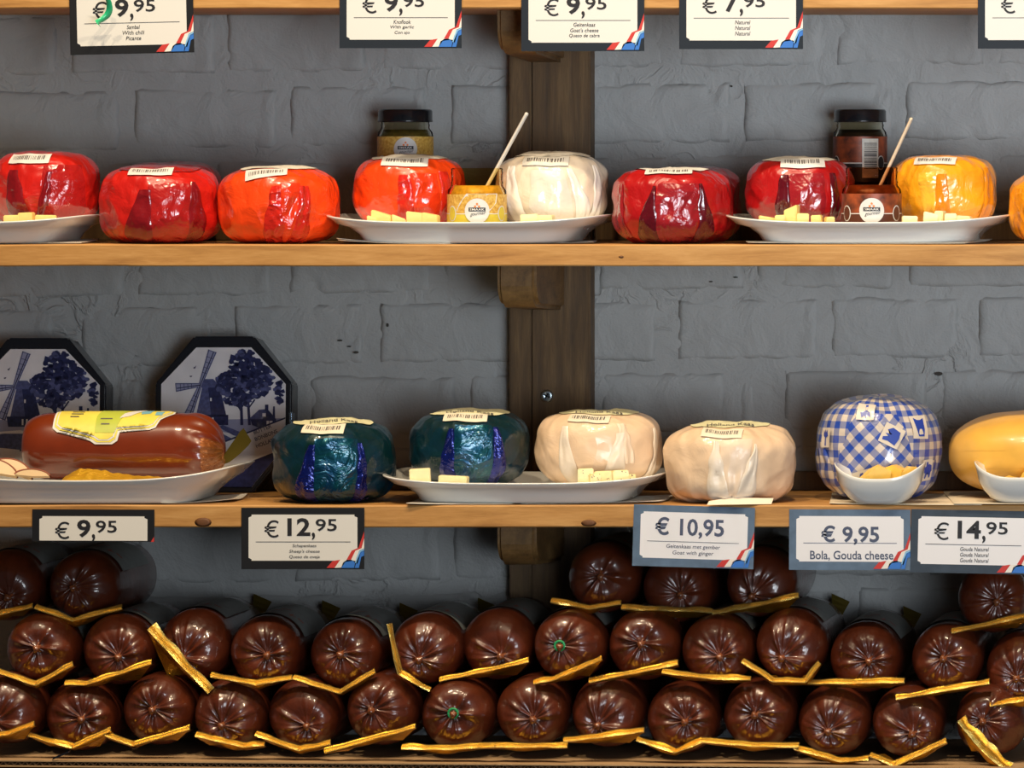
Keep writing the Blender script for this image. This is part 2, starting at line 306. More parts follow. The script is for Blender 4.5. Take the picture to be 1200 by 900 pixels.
# ================================================================== THE SETTING
WALL_Y = 0.25
pl, pr = P(-460, 0, WALL_Y).x, P(1660, 0, WALL_Y).x
zt, zb = P(0, -345, WALL_Y).z, P(0, 1010, WALL_Y).z
nx, nzv = 160, 100
vs = []
for j in range(nzv):
    for i in range(nx):
        x = pl+(pr-pl)*i/(nx-1); z = zb+(zt-zb)*j/(nzv-1)
        vs.append((x, WALL_Y+0.0012*nz(x*30, 3, z*30), z))
n0 = len(vs)
vs += [(pl, WALL_Y+.03, zb), (pr, WALL_Y+.03, zb), (pr, WALL_Y+.03, zt), (pl, WALL_Y+.03, zt)]
wall = mesh('wall_back', vs, grid_faces(nx, nzv)+[(n0+1, n0, n0+3, n0+2), (0, n0, n0+1, nx-1), (nx*(nzv-1), n0-1, n0+2, n0+3)], M['brick'], kind='structure')
wall['label'] = 'grey painted brick wall behind the wooden shelves'
courses = [(-10, [(-140, 50), (66, 236), (252, 420), (436, 600), (616, 780), (796, 960), (976, 1140), (1156, 1330)]),
 (75, [(-100, 67), (84, 252), (267, 428), (448, 610), (627, 777), (795, 965), (981, 1152), (1168, 1340)]),
 (164, [(-40, 140), (158, 325), (340, 497), (529, 672), (690, 855), (873, 1046), (1062, 1230), (1246, 1350)]),
 (250, [(-130, 50), (66, 236), (254, 420), (436, 600), (616, 780), (798, 960), (976, 1140), (1158, 1330)]),
 (336, [(-30, 146), (162, 318), (340, 505), (521, 688), (703, 872), (888, 1047), (1065, 1235), (1250, 1350)]),
 (418, [(-110, 63), (96, 248), (276, 424), (446, 610), (626, 768), (795, 959), (975, 1122), (1147, 1320)]),
 (503, [(-40, 118), (138, 165), (182, 348), (364, 533), (551, 690), (706, 848), (868, 884), (920, 1086), (1102, 1270)]),
 (588, [(-120, 60), (76, 250), (266, 436), (452, 620), (636, 806), (822, 990), (1006, 1176), (1192, 1340)]),
 (673, [(-40, 146), (162, 330), (346, 516), (532, 700), (716, 886), (902, 1074), (1090, 1260)]),
 (758, [(-120, 60), (76, 250), (266, 436), (452, 620), (636, 806), (822, 990), (1006, 1176), (1192, 1340)]),
 (843, [(-40, 146), (162, 330), (346, 516), (532, 700), (716, 886), (902, 1074), (1090, 1260)]),
 (928, [(-120, 60), (76, 250), (266, 436), (452, 620), (636, 806), (822, 990), (1006, 1176), (1192, 1340)])]
courses = [(-265, list(courses[0][1])), (-180, list(courses[2][1])), (-95, list(courses[3][1]))]+courses
for (yb, xs) in courses:               # carry every course on past the picture's edges
    while xs[0][0] > -420: xs.insert(0, (xs[0][0]-186, xs[0][0]-16))
    while xs[-1][1] < 1620: xs.append((xs[-1][1]+16, xs[-1][1]+186))
def tilt(px): px = min(max(px, -100), 1150); return 13*max(0.0, (1150-px)/1150)**1.2
rb = random.Random(3)
for (yb, xs) in courses:
    for (xa, xb) in xs:
        ht = 69 if yb != 336 else 72
        c0 = P((xa+xb)/2, yb+tilt((xa+xb)/2), WALL_Y); f = f_at(WALL_Y)
        wd, hh = (xb-xa)*f, ht*f; nu, nv = 30, 15; sd = rb.random()*99; proud = 0.0008+rb.random()*0.0010; tlt = rb.uniform(-.012, .012)
        vs = []
        def ring(u, v):           # rounded, chipped outline
            x = (u-.5)*wd; z = v*hh
            x += 0.0020*nz(sd, v*5, u*2); z += 0.0022*nz(u*6, sd, v*2)
            return x, z+tlt*x
        for j in range(nv):
            for i in range(nu):
                u, v = i/(nu-1), j/(nv-1); x, z = ring(u, v)
                ed = min(u*wd, (1-u)*wd, v*hh, (1-v)*hh)
                chip = 0.0022*max(0, nz(x*60+sd, z*60, 1.7)-0.10)*(1 if ed < .012 else .4)
                d = proud*(min(1, ed/0.006))+.0007*math.exp(-((ed-.0045)/.0022)**2)*(.6+.8*nz(x*25, sd, z*25))
                vs.append((x, -d+chip*1.6+0.0008*nz(x*45, z*45, sd), z))
        # closing skirt sunk into the mortar
        idx = [i for i in range(nu)]+[j*nu+nu-1 for j in range(1, nv)]+[(nv-1)*nu+i for i in range(nu-2, -1, -1)]+[j*nu for j in range(nv-2, 0, -1)]
        n0 = len(vs); vs += [(vs[i][0], 0.012, vs[i][2]) for i in idx]; L = len(idx)
        fs = grid_faces(nu, nv)+[(idx[i], n0+i, n0+(i+1) % L, idx[(i+1) % L]) for i in range(L)]+[tuple(n0+i for i in reversed(range(L)))]
        mesh('brick', vs, fs, M['brick'], wall, True, loc=c0)
# chips in the paint where dark brick shows
for (x, y, a, b_) in [(398, 399, 4, 1.5), (409, 406, 3, 1.2), (417, 413, 4, 2), (454, 381, 1.8, 3), (1100, 438, 6, 3), (833, 330, 3, 1), (862, 325, 4, 1), (857, 101, 1.5, 1.5)]:
    p = P(x, y, WALL_Y-.0030); f = f_at(WALL_Y)*.75; n = 9
    pts = [((a*math.cos(2*PI*i/n)*(1+.3*nz(i, x, 0)))*f, (b_*math.sin(2*PI*i/n)*(1+.4*nz(i, y, 2)))*f) for i in range(n)]
    prism('paint_chip', pts, -0.0006, 0.004, M['chip'], wall, loc=p)

# post with two planks and corbel brackets
for (y0, y1) in [(-345, 960)]:
    post = empty('wall_post', P(645, 960, WALL_Y), 'dark stained vertical wooden post fixed to the brick wall', 'post')
    b0 = post.location
    for (xa, xb, yf) in [(597, 622.5, .2235), (623.5, 692, .222)]:
        A, B = P(xa, y1, yf), P(xb, y0, yf)
        bm_obj('plank', box_bm(A.x-b0.x, B.x-b0.x, yf-b0.y, 0.2485-b0.y, A.z-b0.z, B.z-b0.z, 0.0012), M['post'], post)
    # screw
    c = P(641, 464, .2215)-b0
    prof = [(0.0, -0.0016), (0.0012, -0.0010), (0.0025, -0.0018), (0.0045, -0.0020), (0.0062, -0.0008), (0.0064, 0.0010)]
    sc = lathe('screw', prof, 20, M['screw'], post, loc=c); sc.rotation_euler = (-PI/2, 0, 0)
    bmx = bmesh.new()
    for k in (0, 1):
        bb = box_bm(-.003 if k == 0 else -.0006, .003 if k == 0 else .0006, -.0024, -.001, -.0006 if k == 0 else -.003, .0006 if k == 0 else .003)
        me = bpy.data.meshes.new('x'); bb.to_mesh(me); bb.free(); bmx.from_mesh(me)
    so = bm_obj('screw_slot', bmx, M['dark'], post, loc=c); so.rotation_euler = (0, 0.5, 0)
Z1B = P(0, 10).z; Z1T = Z1B+.020
Z2T = P(0, 286.5).z; Z2B = P(0, 312).z
Z3T = P(0, 592).z; Z3B = P(0, 618).z
for (zt_, lab) in [(Z1B, 'corbel bracket under the topmost shelf, half behind a price tag'), (Z2B, 'rounded wooden corbel bracket under the middle shelf'), (Z3B, 'shaded wooden corbel bracket under the lower shelf, above the logs')]:
    xa = P(582, 0, .057).x; xb = P(628, 0, .057).x
    prof = [(.057, 0), (.057, -.0145)]
    for k in range(1, 9):
        a = k/8*PI/2; prof.append((.057+.032*(1-math.cos(a)), -.0145-.0265*math.sin(a)))
    prof += [(.2215, -.0465), (.2215, 0)]
    n = len(prof); bm = bmesh.new()
    va = [bm.verts.new((xa, y, z)) for y, z in prof]; vb = [bm.verts.new((xb, y, z)) for y, z in prof]
    bm.faces.new(va); bm.faces.new(list(reversed(vb)))
    for i in range(n): bm.faces.new((va[i], vb[i], vb[(i+1) % n], va[(i+1) % n]))
    bmesh.ops.recalc_face_normals(bm, faces=bm.faces)
    bmesh.ops.bevel(bm, geom=[e for e in bm.edges if abs(e.verts[0].co.x-e.verts[1].co.x) < 1e-6 and min(e.verts[0].co.z, e.verts[1].co.z) < -.001], offset=.004, segments=3, affect='EDGES')
    br = bm_obj('shelf_bracket', bm, M['bracket'], None, loc=(0, 0, zt_-.0002), label='wooden '+lab if not lab.split()[0] in ('rounded', 'shaded') else lab, cat='bracket', group='shelf brackets')
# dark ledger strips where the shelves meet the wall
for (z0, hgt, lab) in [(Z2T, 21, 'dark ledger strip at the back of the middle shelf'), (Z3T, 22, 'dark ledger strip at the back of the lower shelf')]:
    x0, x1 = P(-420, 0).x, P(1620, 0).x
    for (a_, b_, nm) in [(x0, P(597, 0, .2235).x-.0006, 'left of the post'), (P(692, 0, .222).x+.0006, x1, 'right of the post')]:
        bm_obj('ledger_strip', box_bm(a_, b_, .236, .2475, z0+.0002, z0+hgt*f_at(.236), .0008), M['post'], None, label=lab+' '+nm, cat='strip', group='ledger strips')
# shelves
def shelf(z0, z1, lab, knots=()):
    x0, x1 = P(-420, 0).x, P(1620, 0).x
    bm = bmesh.new(); bmesh.ops.create_grid(bm, x_segments=90, y_segments=1, size=.5)
    bm.free()
    pr_ = [(0.2485, z0), (0.0012, z0), (0.0, z0+.0012), (0.0, z1-.0012), (0.0012, z1), (0.2485, z1)]
    n = 100; vs = []
    for i in range(n):
        x = x0+(x1-x0)*i/(n-1)
        for (y, z) in pr_:
            e = 0.0005*nz(x*22, z*40, y*3) if y < .01 else 0
            vs.append((x, y+e, z+(0.0006*nz(x*9, 7, z) if y < .01 else 0)))
    m_ = len(pr_); fs = []
    for i in range(n-1):
        for k in range(m_):
            a, b_ = i*m_+k, i*m_+(k+1) % m_
            fs.append((a, b_, b_+m_, a+m_))
    fs += [tuple(range(m_)), tuple((n-1)*m_+k for k in reversed(range(m_)))]
    root = empty('wooden_shelf', (0, 0, 0), lab, 'shelf', 'wall shelves')
    mesh('board', vs, [tuple(reversed(f)) for f in fs], M['shelf'], root, False)
    for (px, py, a, b_) in knots:
        p = P(px, py, 0); k = lathe('knot', [(0, .0008), (.6, .0007), (1, .0002), (1, -.002)], 14, M['knot'], root, loc=p); k.scale = (a*S, b_*S, 1); k.rotation_euler = (PI/2, 0, 0)
    return root
shelf(Z1B, Z1T, 'topmost pine shelf board at the upper edge, with price tags hanging in front')
shelf(Z2B, Z2T, 'middle pine shelf board carrying red and orange wrapped cheeses', [(728, 301, 3, 1.5)])
shelf(Z3B, Z3T, 'lower pine shelf board carrying teal and cream wrapped cheeses', [(238, 612, 10, 5.5), (690, 613, 9, 4)])

# ================================================================== CHEESES
def sp(x, e): return math.copysign(abs(x)**e, x)
class Surf:
    def __init__(s, R, H, nt=2.8, nb=3.4, wr=.0010, seed=0, sy=1.0, lump=.02):
        s.R, s.h, s.nt, s.nb, s.wr, s.seed, s.sy, s.lump = R, H/2, nt, nb, wr, seed, sy, lump
    def q(s, p): return sp(math.sin(p), 2/(s.nt if p > 0 else s.nb))
    def ph(s, q): return math.copysign(math.asin(min(1.0, abs(q)**((s.nt if q > 0 else s.nb)/2))), q)
    def at(s, t, ph, off=0.0):
        n = s.nt if ph > 0 else s.nb
        c, q = max(math.cos(ph), 0)**(2/n), sp(math.sin(ph), 2/n)
        nr, nq = (c**(n-1))/s.R, sp(abs(q)**(n-1), 1)*math.copysign(1, q)/s.h
        l = math.hypot(nr, nq) or 1; nr /= l; nq /= l
        st, ct = math.sin(t), math.cos(t)
        base = Vector((st*s.R*c, -ct*s.R*c*s.sy, s.h+s.h*q))
        k = base*42; sd = s.seed*7.3
        d = s.wr*nz(k.x+sd, k.y, k.z)+.45*s.wr*nz(k.x*2.6, k.y*2.6+sd, k.z*2.6)
        d += s.wr*.9*(.45-abs(nz(k.x*.9+sd, k.y*.9-k.z*.35, k.z*.8+4))*2.2)
        d += s.R*s.lump*nz(st*1.6+sd, ct*1.6, q*1.3)
        g = max(0.0, -math.sin(ph)-.25)                    # gathers towards the underside
        d += s.wr*.8*g*math.sin(t*13+3*nz(st*3, ct*3, sd))
        d += off
        p = base+Vector((st*nr, -ct*nr*s.sy, nq))*d
        if p.z < 0.0003: p.z = 0.0003
        return p
def even_phis(s, nv):
    ph = [-PI/2+PI*i/800 for i in range(801)]; L = [0.0]
    def pq(p):
        n = s.nt if p > 0 else s.nb; return max(math.cos(p), 0)**(2/n)*s.R, sp(math.sin(p), 2/n)*s.h
    last = pq(ph[0])
    for p in ph[1:]:
        q = pq(p); L.append(L[-1]+math.hypot(q[0]-last[0], q[1]-last[1])); last = q
    out = []; k = 0
    for j in range(nv):
        t = L[-1]*j/(nv-1)
        while k < 799 and L[k+1] < t: k += 1
        d = L[k+1]-L[k]; out.append((ph[k]+(ph[k+1]-ph[k])*((t-L[k])/d if d > 0 else 0), t-L[-1]/2))
    return out
def surf_body(name, s, m, parent, nu=128, nv=64, uvs=False, **k):
    vs, uv = [], []
    for (ph, arc) in even_phis(s, nv):
        for i in range(nu+(1 if uvs else 0)):
            t = -PI+2*PI*i/nu; vs.append(s.at(t, ph))
            uv.append((t*s.R, arc))
    fs = grid_faces(nu, nv, True) if not uvs else grid_faces(nu+1, nv)
    return mesh(name, vs, fs, m, parent, True, uv=uv if uvs else None, **k)
def fold(s, parent, m, t0, t1, b0, b1, p0, p1, off=.0011, name='wrapper_fold', nu=14, nv=18, bulge=.0010, seed=1.0, uvs=None):
    "film flap: angular span (t0,t1) at height angle p0 down to (b0,b1) at p1"
    vs, uv = [], []
    for j in range(nv):
        v = j/(nv-1); q0, q1 = s.q(p0), s.q(p1); ph = s.ph(q0+(q1-q0)*v)
        l = t0+(b0-t0)*v+.03*nz(v*5, seed, 1); r = t1+(b1-t1)*v+.03*nz(v*5, seed, 9)
        for i in range(nu):
            u = i/(nu-1); t = l+(r-l)*u; ed = min(u, 1-u)*2
            o = off*(.45+.55*min(1, ed*4))+bulge*nz(u*3+seed, v*4, 3)*min(1, ed*3)+bulge*.8*math.sin(u*9+v*5+seed)*v*min(1, ed*2)
            vs.append(s.at(t, ph, max(o, .0003)))
            uv.append((t*s.R, s.q(ph)*s.h) if not uvs else uvs(t, ph, s))
    fs = [tuple(reversed(f)) for f in grid_faces(nu, nv)]
    return mesh(name, vs, fs, m, parent, True, uv=uv)
def conform(s, pts, faces, t0, ph0, off, name, m, parent, rot=0.0):
    "flat (x,y) shapes in metres laid onto the surface round angle t0, height angle ph0"
    # arc-length table along the meridian
    tb = [ph0]; acc = [0.0]; last = s.at(t0, ph0); ph = ph0; tab = [(0.0, ph0)]
    for sgn in (1, -1):
        ph, a, last = ph0, 0.0, s.at(t0, ph0)
        for _ in range(160):
            ph += sgn*.012
            if abs(ph) > PI/2-.02: break
            q = s.at(t0, ph); a += (q-last).length; last = q; tab.append((sgn*a, ph))
    tab.sort()
    def inv(y):
        if y <= tab[0][0]: return tab[0][1]
        for (a0, p0), (a1, p1) in zip(tab, tab[1:]):
            if a0 <= y <= a1: return p0+(p1-p0)*(y-a0)/max(a1-a0, 1e-9)
        return tab[-1][1]
    rr = math.hypot(s.at(t0, ph0).x, s.at(t0, ph0).y)
    cr, sr = math.cos(rot), math.sin(rot); vs = []
    for (x, y) in pts:
        X, Y = x*cr-y*sr, x*sr+y*cr
        p = inv(Y); q = s.at(t0, p); r2 = max(math.hypot(q.x, q.y), s.R*.25)
        vs.append(s.at(t0+X/r2, p, off))
    return mesh(name, vs, faces, m, parent, True)
def grid_rect(w, h, nu=10, nv=6, cx=0, cy=0):
    pts = [(cx+(i/(nu-1)-.5)*w, cy+(j/(nv-1)-.5)*h) for j in range(nv) for i in range(nu)]
    return pts, grid_faces(nu, nv)
def barcode_sticker(s, parent, t0, ph0, w, h, m, rot=0.0, seed=1):
    pts, fs = grid_rect(w, h, 14, 8)
    o = conform(s, pts, fs, t0, ph0, .0015, 'barcode_label', m, parent, rot)
    rr = random.Random(seed); pts, fs = [], []; x = -w*.40
    while x < w*.38:
        bw = rr.choice([.012, .02, .03])*w
        for (ya, yb) in [(-h*.18, h*.02), (h*.02, h*.22)]:
            k = len(pts); pts += [(x, ya), (x+bw, ya), (x+bw, yb), (x, yb)]; fs.append((k, k+1, k+2, k+3))
        x += bw+rr.choice([.014, .022, .034])*w
    conform(s, pts, fs, t0, ph0, .0018, 'barcode', M['ink_grey'], o, rot)
    return o
def top_label(s, parent, m, rad, cy=0.0, oval=1.0, text=None):
    "paper disc following the crown of the cheese"
    n, k = 40, 8; vs, fs = [], []
    def zt(x, y):
        r = min(math.hypot(x, y)/s.R, .995); t = math.atan2(x, -y); q = (1-r**s.nt)**(1/s.nt)
        ph = math.asin(min(1, q**(s.nt/2))); p = s.at(t, ph, .0010); return Vector((x, y, p.z))
    for j in range(k+1):
        r = rad*j/k
        for i in range(n):
            a = 2*PI*i/n; vs.append(zt(r*math.cos(a)*oval, cy+r*math.sin(a)))
    o = mesh('top_label', vs, grid_faces(n, k+1, True), m, parent, True)
    if text:
        for (tx, a, b_, c, d) in text:
            pv, pf = text_fit(tx, a, b_, c, d, bold=.01)
            q = [zt(x, y) for x, y in pv]
            mesh('label_print', [v+Vector((0, 0, .0005)) for v in q], pf, M['ink_grey'], o, False)
    return o
def cheese(x0, x1, ytop, Yc, zbase, kind, label, seed=1, nt=2.8, nb=3.2, wr=.0011, folds=(), bar=None, top=None, rotz=0.0, lump=.02, group='wrapped baby cheeses', name='wrapped_cheese'):
    f = f_at(Yc); R = (x1-x0)/2*f; c = P((x0+x1)/2, 0, Yc)
    H = P(0, ytop, Yc+.0).z-zbase
    s = Surf(R, H, nt+.75, nb+.5, wr, seed, lump=lump)
    root = empty(name, (c.x, Yc, zbase), label, 'cheese', group, (0, 0, math.atan2(CX-c.x, D)))
    mats = W[kind]
    surf_body('wrapped_body', s, mats[0], root)
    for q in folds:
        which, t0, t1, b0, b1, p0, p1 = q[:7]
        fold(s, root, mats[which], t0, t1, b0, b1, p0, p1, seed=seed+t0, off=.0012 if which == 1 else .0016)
    if top: top_label(s, root, top[0], top[1], top[2] if len(top) > 2 else 0, top[3] if len(top) > 3 else 1.0, top[4] if len(top) > 4 else None)
    if bar: barcode_sticker(s, root, bar[0], bar[1], bar[2], bar[3], bar[4] if len(bar) > 4 else M['white'], bar[5] if len(bar) > 5 else 0.0, seed)
    return s, root
PL = .0096    # height of a plate's inner floor above the shelf
BW, BH = .040, .0125
# ---- middle shelf
cheese(-8, 116, 178, .088, Z2T+PL, 'red', 'red film-wrapped cheese on the plate cut by the left edge', 1, nb=1.9, folds=[(2, -.75, -.55, -.85, -.25, .35, -1.0), (1, -.05, .75, -.2, .85, .5, -1.1), (2, .0, .12, -.25, .0, .3, -.9)], bar=(-.40, .80, .040, .013))
cheese(118, 258, 195, .068, Z2T, 'red', 'dark red wrapped cheese beside the orange-red one, red barcode sticker on top', 2, wr=.0014, folds=[(2, -.35, -.15, -.75, -.1, .2, -1.2), (1, -.2, .55, -.3, .65, .35, -1.2), (2, .5, .62, .45, .95, .4, -1.2)], bar=(-.22, .86, .042, .0125), top=(W['red'][1], .038, -.008))
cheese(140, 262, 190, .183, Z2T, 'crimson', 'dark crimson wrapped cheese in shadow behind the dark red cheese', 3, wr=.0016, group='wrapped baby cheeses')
cheese(257, 397, 196, .066, Z2T, 'orange', 'bright orange-red wrapped cheese standing directly on the middle shelf', 4, folds=[(2, -.12, .02, -.32, .12, .3, -1.25), (1, .02, .35, -.05, .3, .38, -1.2), (2, .34, .50, .18, .55, .3, -1.2)], bar=(-.28, .80, .040, .0135, M['white'], .18), top=(M['lab_grey'], .036, 0))
cheese(415, 546, 183, .104, Z2T+PL, 'orange', 'orange-red wrapped cheese on the plate with the mustard jar', 5, nb=1.9, folds=[(2, -.20, .0, -.25, .15, .3, -1.0), (1, .0, .5, .05, .6, .35, -1.0), (2, .55, .75, .6, .95, .4, -1.0)], bar=(-.12, .84, .044, .015), top=(M['lab_grey'], .036, -.004))
cheese(582, 712, 180, .102, Z2T+PL, 'white', 'ivory white wrapped cheese on the plate with the mustard jar', 6, wr=.0016, nb=1.9, folds=[(2, -.95, -.75, -.9, -.45, .5, -1.0), (2, .25, .38, .55, .95, .45, -1.1), (1, -.4, .2, -.4, .5, .4, -1.0), (2, .85, 1.0, .75, 1.15, .55, -1.1)], bar=(-.15, .78, .044, .013, M['lab_grey']), top=(M['lab_grey'], .036))
cheese(718, 858, 198, .066, Z2T, 'crimson', 'crimson wrapped cheese standing between two plates, barcode on top', 7, wr=.0015, folds=[(2, -.35, -.28, -.75, -.25, .35, -1.2), (1, -.27, .45, -.32, .42, .42, -1.25), (2, .46, .52, .44, .85, .4, -1.2), (1, -1.15, -1.0, -1.2, -.85, .4, -.7)], bar=(-.10, .98, .046, .011), top=(M['white'], .036, 0))
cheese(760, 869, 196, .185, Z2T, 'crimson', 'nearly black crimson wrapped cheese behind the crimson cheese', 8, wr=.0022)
cheese(874, 1001, 185, .104, Z2T+PL, 'crimson', 'crimson wrapped cheese on the plate with the fig jam jar', 9, nb=1.9, folds=[(2, -.36, -.22, -.55, -.15, .35, -1.0), (1, -.2, .45, -.2, .5, .4, -1.0), (2, .6, .72, .6, .9, .4, -1.0)], bar=(.06, .86, .042, .015), top=(M['lab_grey'], .036, -.004))
cheese(1044, 1168, 182, .104, Z2T+PL, 'amber', 'amber yellow wrapped cheese on the plate with the fig jam jar', 10, nb=1.9, folds=[(1, -.5, -.15, -.4, -.1, .35, -.8), (2, -.12, .05, -.25, .15, .3, -1.0), (2, .9, 1.1, .8, 1.2, .5, -1.1)], bar=(-.22, .82, .041, .0115))
cheese(1183, 1318, 200, .072, Z2T, 'amber', 'amber wrapped cheese cut by the right edge of the middle shelf', 11, folds=[(2, -1.1, -.9, -1.2, -.8, .3, -1.0), (1, -.5, .2, -.6, .3, .4, -1.1)])
# ---- lower shelf
TL = [('Holland Kaas', -.022, .022, -.034, -.022)]
cheese(320, 462, 492, .062, Z3T, 'teal', 'teal foil-wrapped cheese standing directly on the lower shelf', 12, wr=.0018, nt=2.7, folds=[(2, -.40, -.30, -.80, -.35, .25, -1.25), (1, -.30, .42, -.38, .42, .42, -1.2), (2, .40, .50, .35, .62, .3, -1.1), (2, .55, .75, .4, .9, -.8, -1.35)], bar=(-.22, .80, .040, .0135, M['lab_beige'], -.05), top=(M['lab_cream'], .036, -.003, 1.05, TL))
cheese(481, 620, 481, .090, Z3T+PL, 'teal', 'teal foil-wrapped cheese on the plate beside the cream cheese', 13, wr=.0015, nt=2.7, nb=1.9, folds=[(2, -.36, -.26, -.65, -.25, .4, -1.1), (1, -.26, .40, -.28, .42, .52, -1.0), (2, .40, .50, .38, .72, .45, -1.1)], bar=(-.10, .86, .042, .014, M['lab_beige'], -.04), top=(M['lab_cream'], .036, -.003, 1.05, TL))
cheese(628, 776, 482, .092, Z3T+PL, 'cream', 'cream paper-wrapped cheese on the plate beside the teal cheese', 14, wr=.0012, nb=1.9, folds=[(2, -.66, -.54, -.68, -.28, .5, -1.1), (2, .28, .42, .02, .40, .3, -.9), (2, 1.05, 1.15, .85, 1.15, .4, -1.1), (1, .3, .45, .4, .6, .6, -.2)], bar=(-.20, .83, .040, .0125, M['lab_beige'], -.05), top=(M['lab_cream'], .036, -.003, 1.05, TL))
sW, rW = cheese(780, 932, 496, .056, Z3T, 'cream', 'cream paper-wrapped cheese standing on the bare wood of the lower shelf', 15, wr=.0016, nt=2.6, nb=3.6, lump=.035, folds=[(2, -.28, -.20, -.42, .02, .45, -1.25), (2, .38, .42, -.02, .42, .35, -1.25), (1, -.18, .35, -.05, .1, .5, -1.0)], bar=(-.16, .76, .038, .0125, M['lab_beige'], -.06), top=(M['lab_cream'], .036, -.003, 1.05, TL))
# loose paper flap on the shelf in front of that cheese
mesh('paper_flap', [(-.022, -.0595, .0006), (.006, -.0640, .0010), (.038, -.0570, .0008), (.040, -.0520, .006), (.0, -.0540, .007), (-.020, -.0550, .004)], [(0, 1, 4, 5), (1, 2, 3, 4)], W['cream'][2], rW, True)
# blue gingham cheese
def gingham_cheese():
    Yc = .098; x0, x1 = 957, 1103; f = f_at(Yc); Rr = (x1-x0)/2*f; c = P((x0+x1)/2, 0, Yc); zb = Z3T+.0012; H = P(0, 463, Yc).z-zb
    s = Surf(Rr, H, 2.7, 3.2, .0014, 21, lump=.02)
    root = empty('wrapped_cheese', (c.x, Yc, zb), 'cheese wrapped in blue and white gingham foil behind a white bowl', 'cheese', 'wrapped baby cheeses', (0, 0, math.atan2(CX-c.x, D)))
    surf_body('wrapped_body', s, M['gingham'], root, uvs=True)
    def ruv(t, ph, s):
        x, y = t*s.R, s.q(ph)*s.h; return ((x+y)*.7071+.002, (y-x)*.7071+.003)
    fold(s, root, M['gingham'], -.45, .35, -.85, .75, .62, -.75, off=.0012, uvs=ruv, seed=4)
    fold(s, root, M['gingham'], -1.2, -1.0, -1.3, -.6, .0, -1.3, off=.0016, seed=5)
    fold(s, root, M['gingham'], .95, 1.15, .5, 1.25, -.1, -1.3, off=.0016, seed=6)
    def motif(t, ph, w_, h_, shape, rot):
        pts, fs = grid_rect(w_, h_, 6, 6); o = conform(s, pts, fs, t, ph, .0030, 'printed_motif', M['print_cream'], root, rot)
        n = len(shape); cxm, cym = sum(p[0] for p in shape)/n, sum(p[1] for p in shape)/n
        pts = [(cxm*w_, cym*h_)]+[(x*w_, y*h_) for x, y in shape]
        conform(s, pts, [(0, 1+i, 1+(i+1) % n) for i in range(n)], t, ph, .0034, 'motif_print', M['print_blue'], o, rot)
    cow = [(-.4, -.1), (-.38, .15), (-.2, .2), (-.12, .38), (.02, .4), (.05, .25), (.15, .28), (.35, .2), (.4, -.05), (.3, -.1), (.3, -.35), (.18, -.38), (.12, -.2), (-.1, -.2), (-.14, -.4), (-.28, -.35), (-.26, -.12)]
    clog = [(-.35, .35), (-.3, .1), (-.38, -.3), (.0, -.36), (.3, -.3), (.38, .1), (.2, .3), (.1, .05), (.0, .34), (-.1, .1), (-.2, .38)]
    jug = [(-.3, .4), (-.24, -.2), (-.18, -.4), (.2, -.4), (.28, -.1), (.32, .38), (.1, .3), (-.1, .3)]
    tulip = [(-.1, -.4), (.05, -.4), (.02, 0), (.3, .1), (.2, .4), (.05, .25), (-.05, .42), (-.15, .25), (-.3, .38), (-.25, .1), (-.08, 0)]
    motif(.20, .16, .019, .019, clog, PI/4+.3); motif(-.22, -.42, .021, .019, cow, PI/4-.5); motif(.70, .30, .017, .022, jug, -.05); motif(-.24, .66, .016, .017, tulip, PI); motif(-.95, .12, .012, .018, tulip, 0); motif(.86, -.25, .013, .02, cow, .1)
gingham_cheese()
# big yellow wheel
def wheel_cheese():
    Yc = .115; x0, x1 = 1112, 1330; f = f_at(Yc); Rr = (x1-x0)/2*f; c = P((x0+x1)/2, 0, Yc); H = P(0, 481, Yc).z-Z3T-.0022
    s = Surf(Rr, H, 2.55, 2.5, .0004, 31, lump=.006)
    s.sy = .104/Rr if Rr > .104 else 1.0
    root = empty('round_cheese', (c.x, Yc, Z3T+.0022), 'smooth yellow waxed cheese wheel cut by the right edge of the lower shelf', 'cheese')
    surf_body('rind', s, M['wheel'], root, 140, 60)
    pts, fs = grid_rect(.05, .0016, 20, 3)
    for (ph, tt) in ((.10, -.6), (-.15, -.3)): conform(s, pts, fs, tt, ph, .0002, 'rind_crease', M['wheel'], root, .03)
wheel_cheese()

# ================================================================== PLATES, BOWLS, NAPKINS
def dish(name, cx, cy, cz, a, b, rings, lift, m=4.0, n=96, power=3.0, **k):
    root = mesh_root = None; vs = []
    for (sx, sy, z, lf) in rings:
        for i in range(n):
            t = 2*PI*i/n; c, s_ = math.cos(t), math.sin(t)
            x, y = sp(c, 2/m), sp(s_, 2/m)
            zz = z+lift*lf*(abs(x)**power)
            vs.append((x*a*sx, y*b*sy, zz))
    return mesh(name, vs, grid_faces(n, len(rings), True), M['porcelain'], None, True, loc=(cx, cy, cz), **k)
def plate(x0, x1, Yc, b, z, label, rim=.0192, lift=.0066, frontY=.0):
    f = f_at(Yc); a = (x1-x0)/2*f; c = P((x0+x1)/2, 0, Yc)
    rings = [(0, 0, .0025, 0), (.60, .68, .0025, 0), (.68, .76, .002, 0), (.70, .78, 0, 0), (.725, .80, 0, 0), (.745, .815, .002, 0), (.775, .84, .008, 0), (.84, .885, .0135, .15), (.93, .95, rim-.005, .6), (.985, .985, rim-.0018, 1), (1, 1, rim-.0006, 1), (.998, .998, rim+.0006, 1), (.985, .983, rim+.0006, 1), (.93, .935, rim-.003, .6), (.84, .87, .0135, .15), (.77, .83, .009, 0), (.70, .76, .0075, 0), (0, 0, .0075, 0)]
    return dish('serving_plate', c.x, Yc, z, a, b, rings, lift, m=5.0, label=label, cat='plate', group='white serving plates')
plate(-190, 121, .092, .099, Z2T+.0012, 'white porcelain plate at the left edge of the middle shelf, under a red cheese')
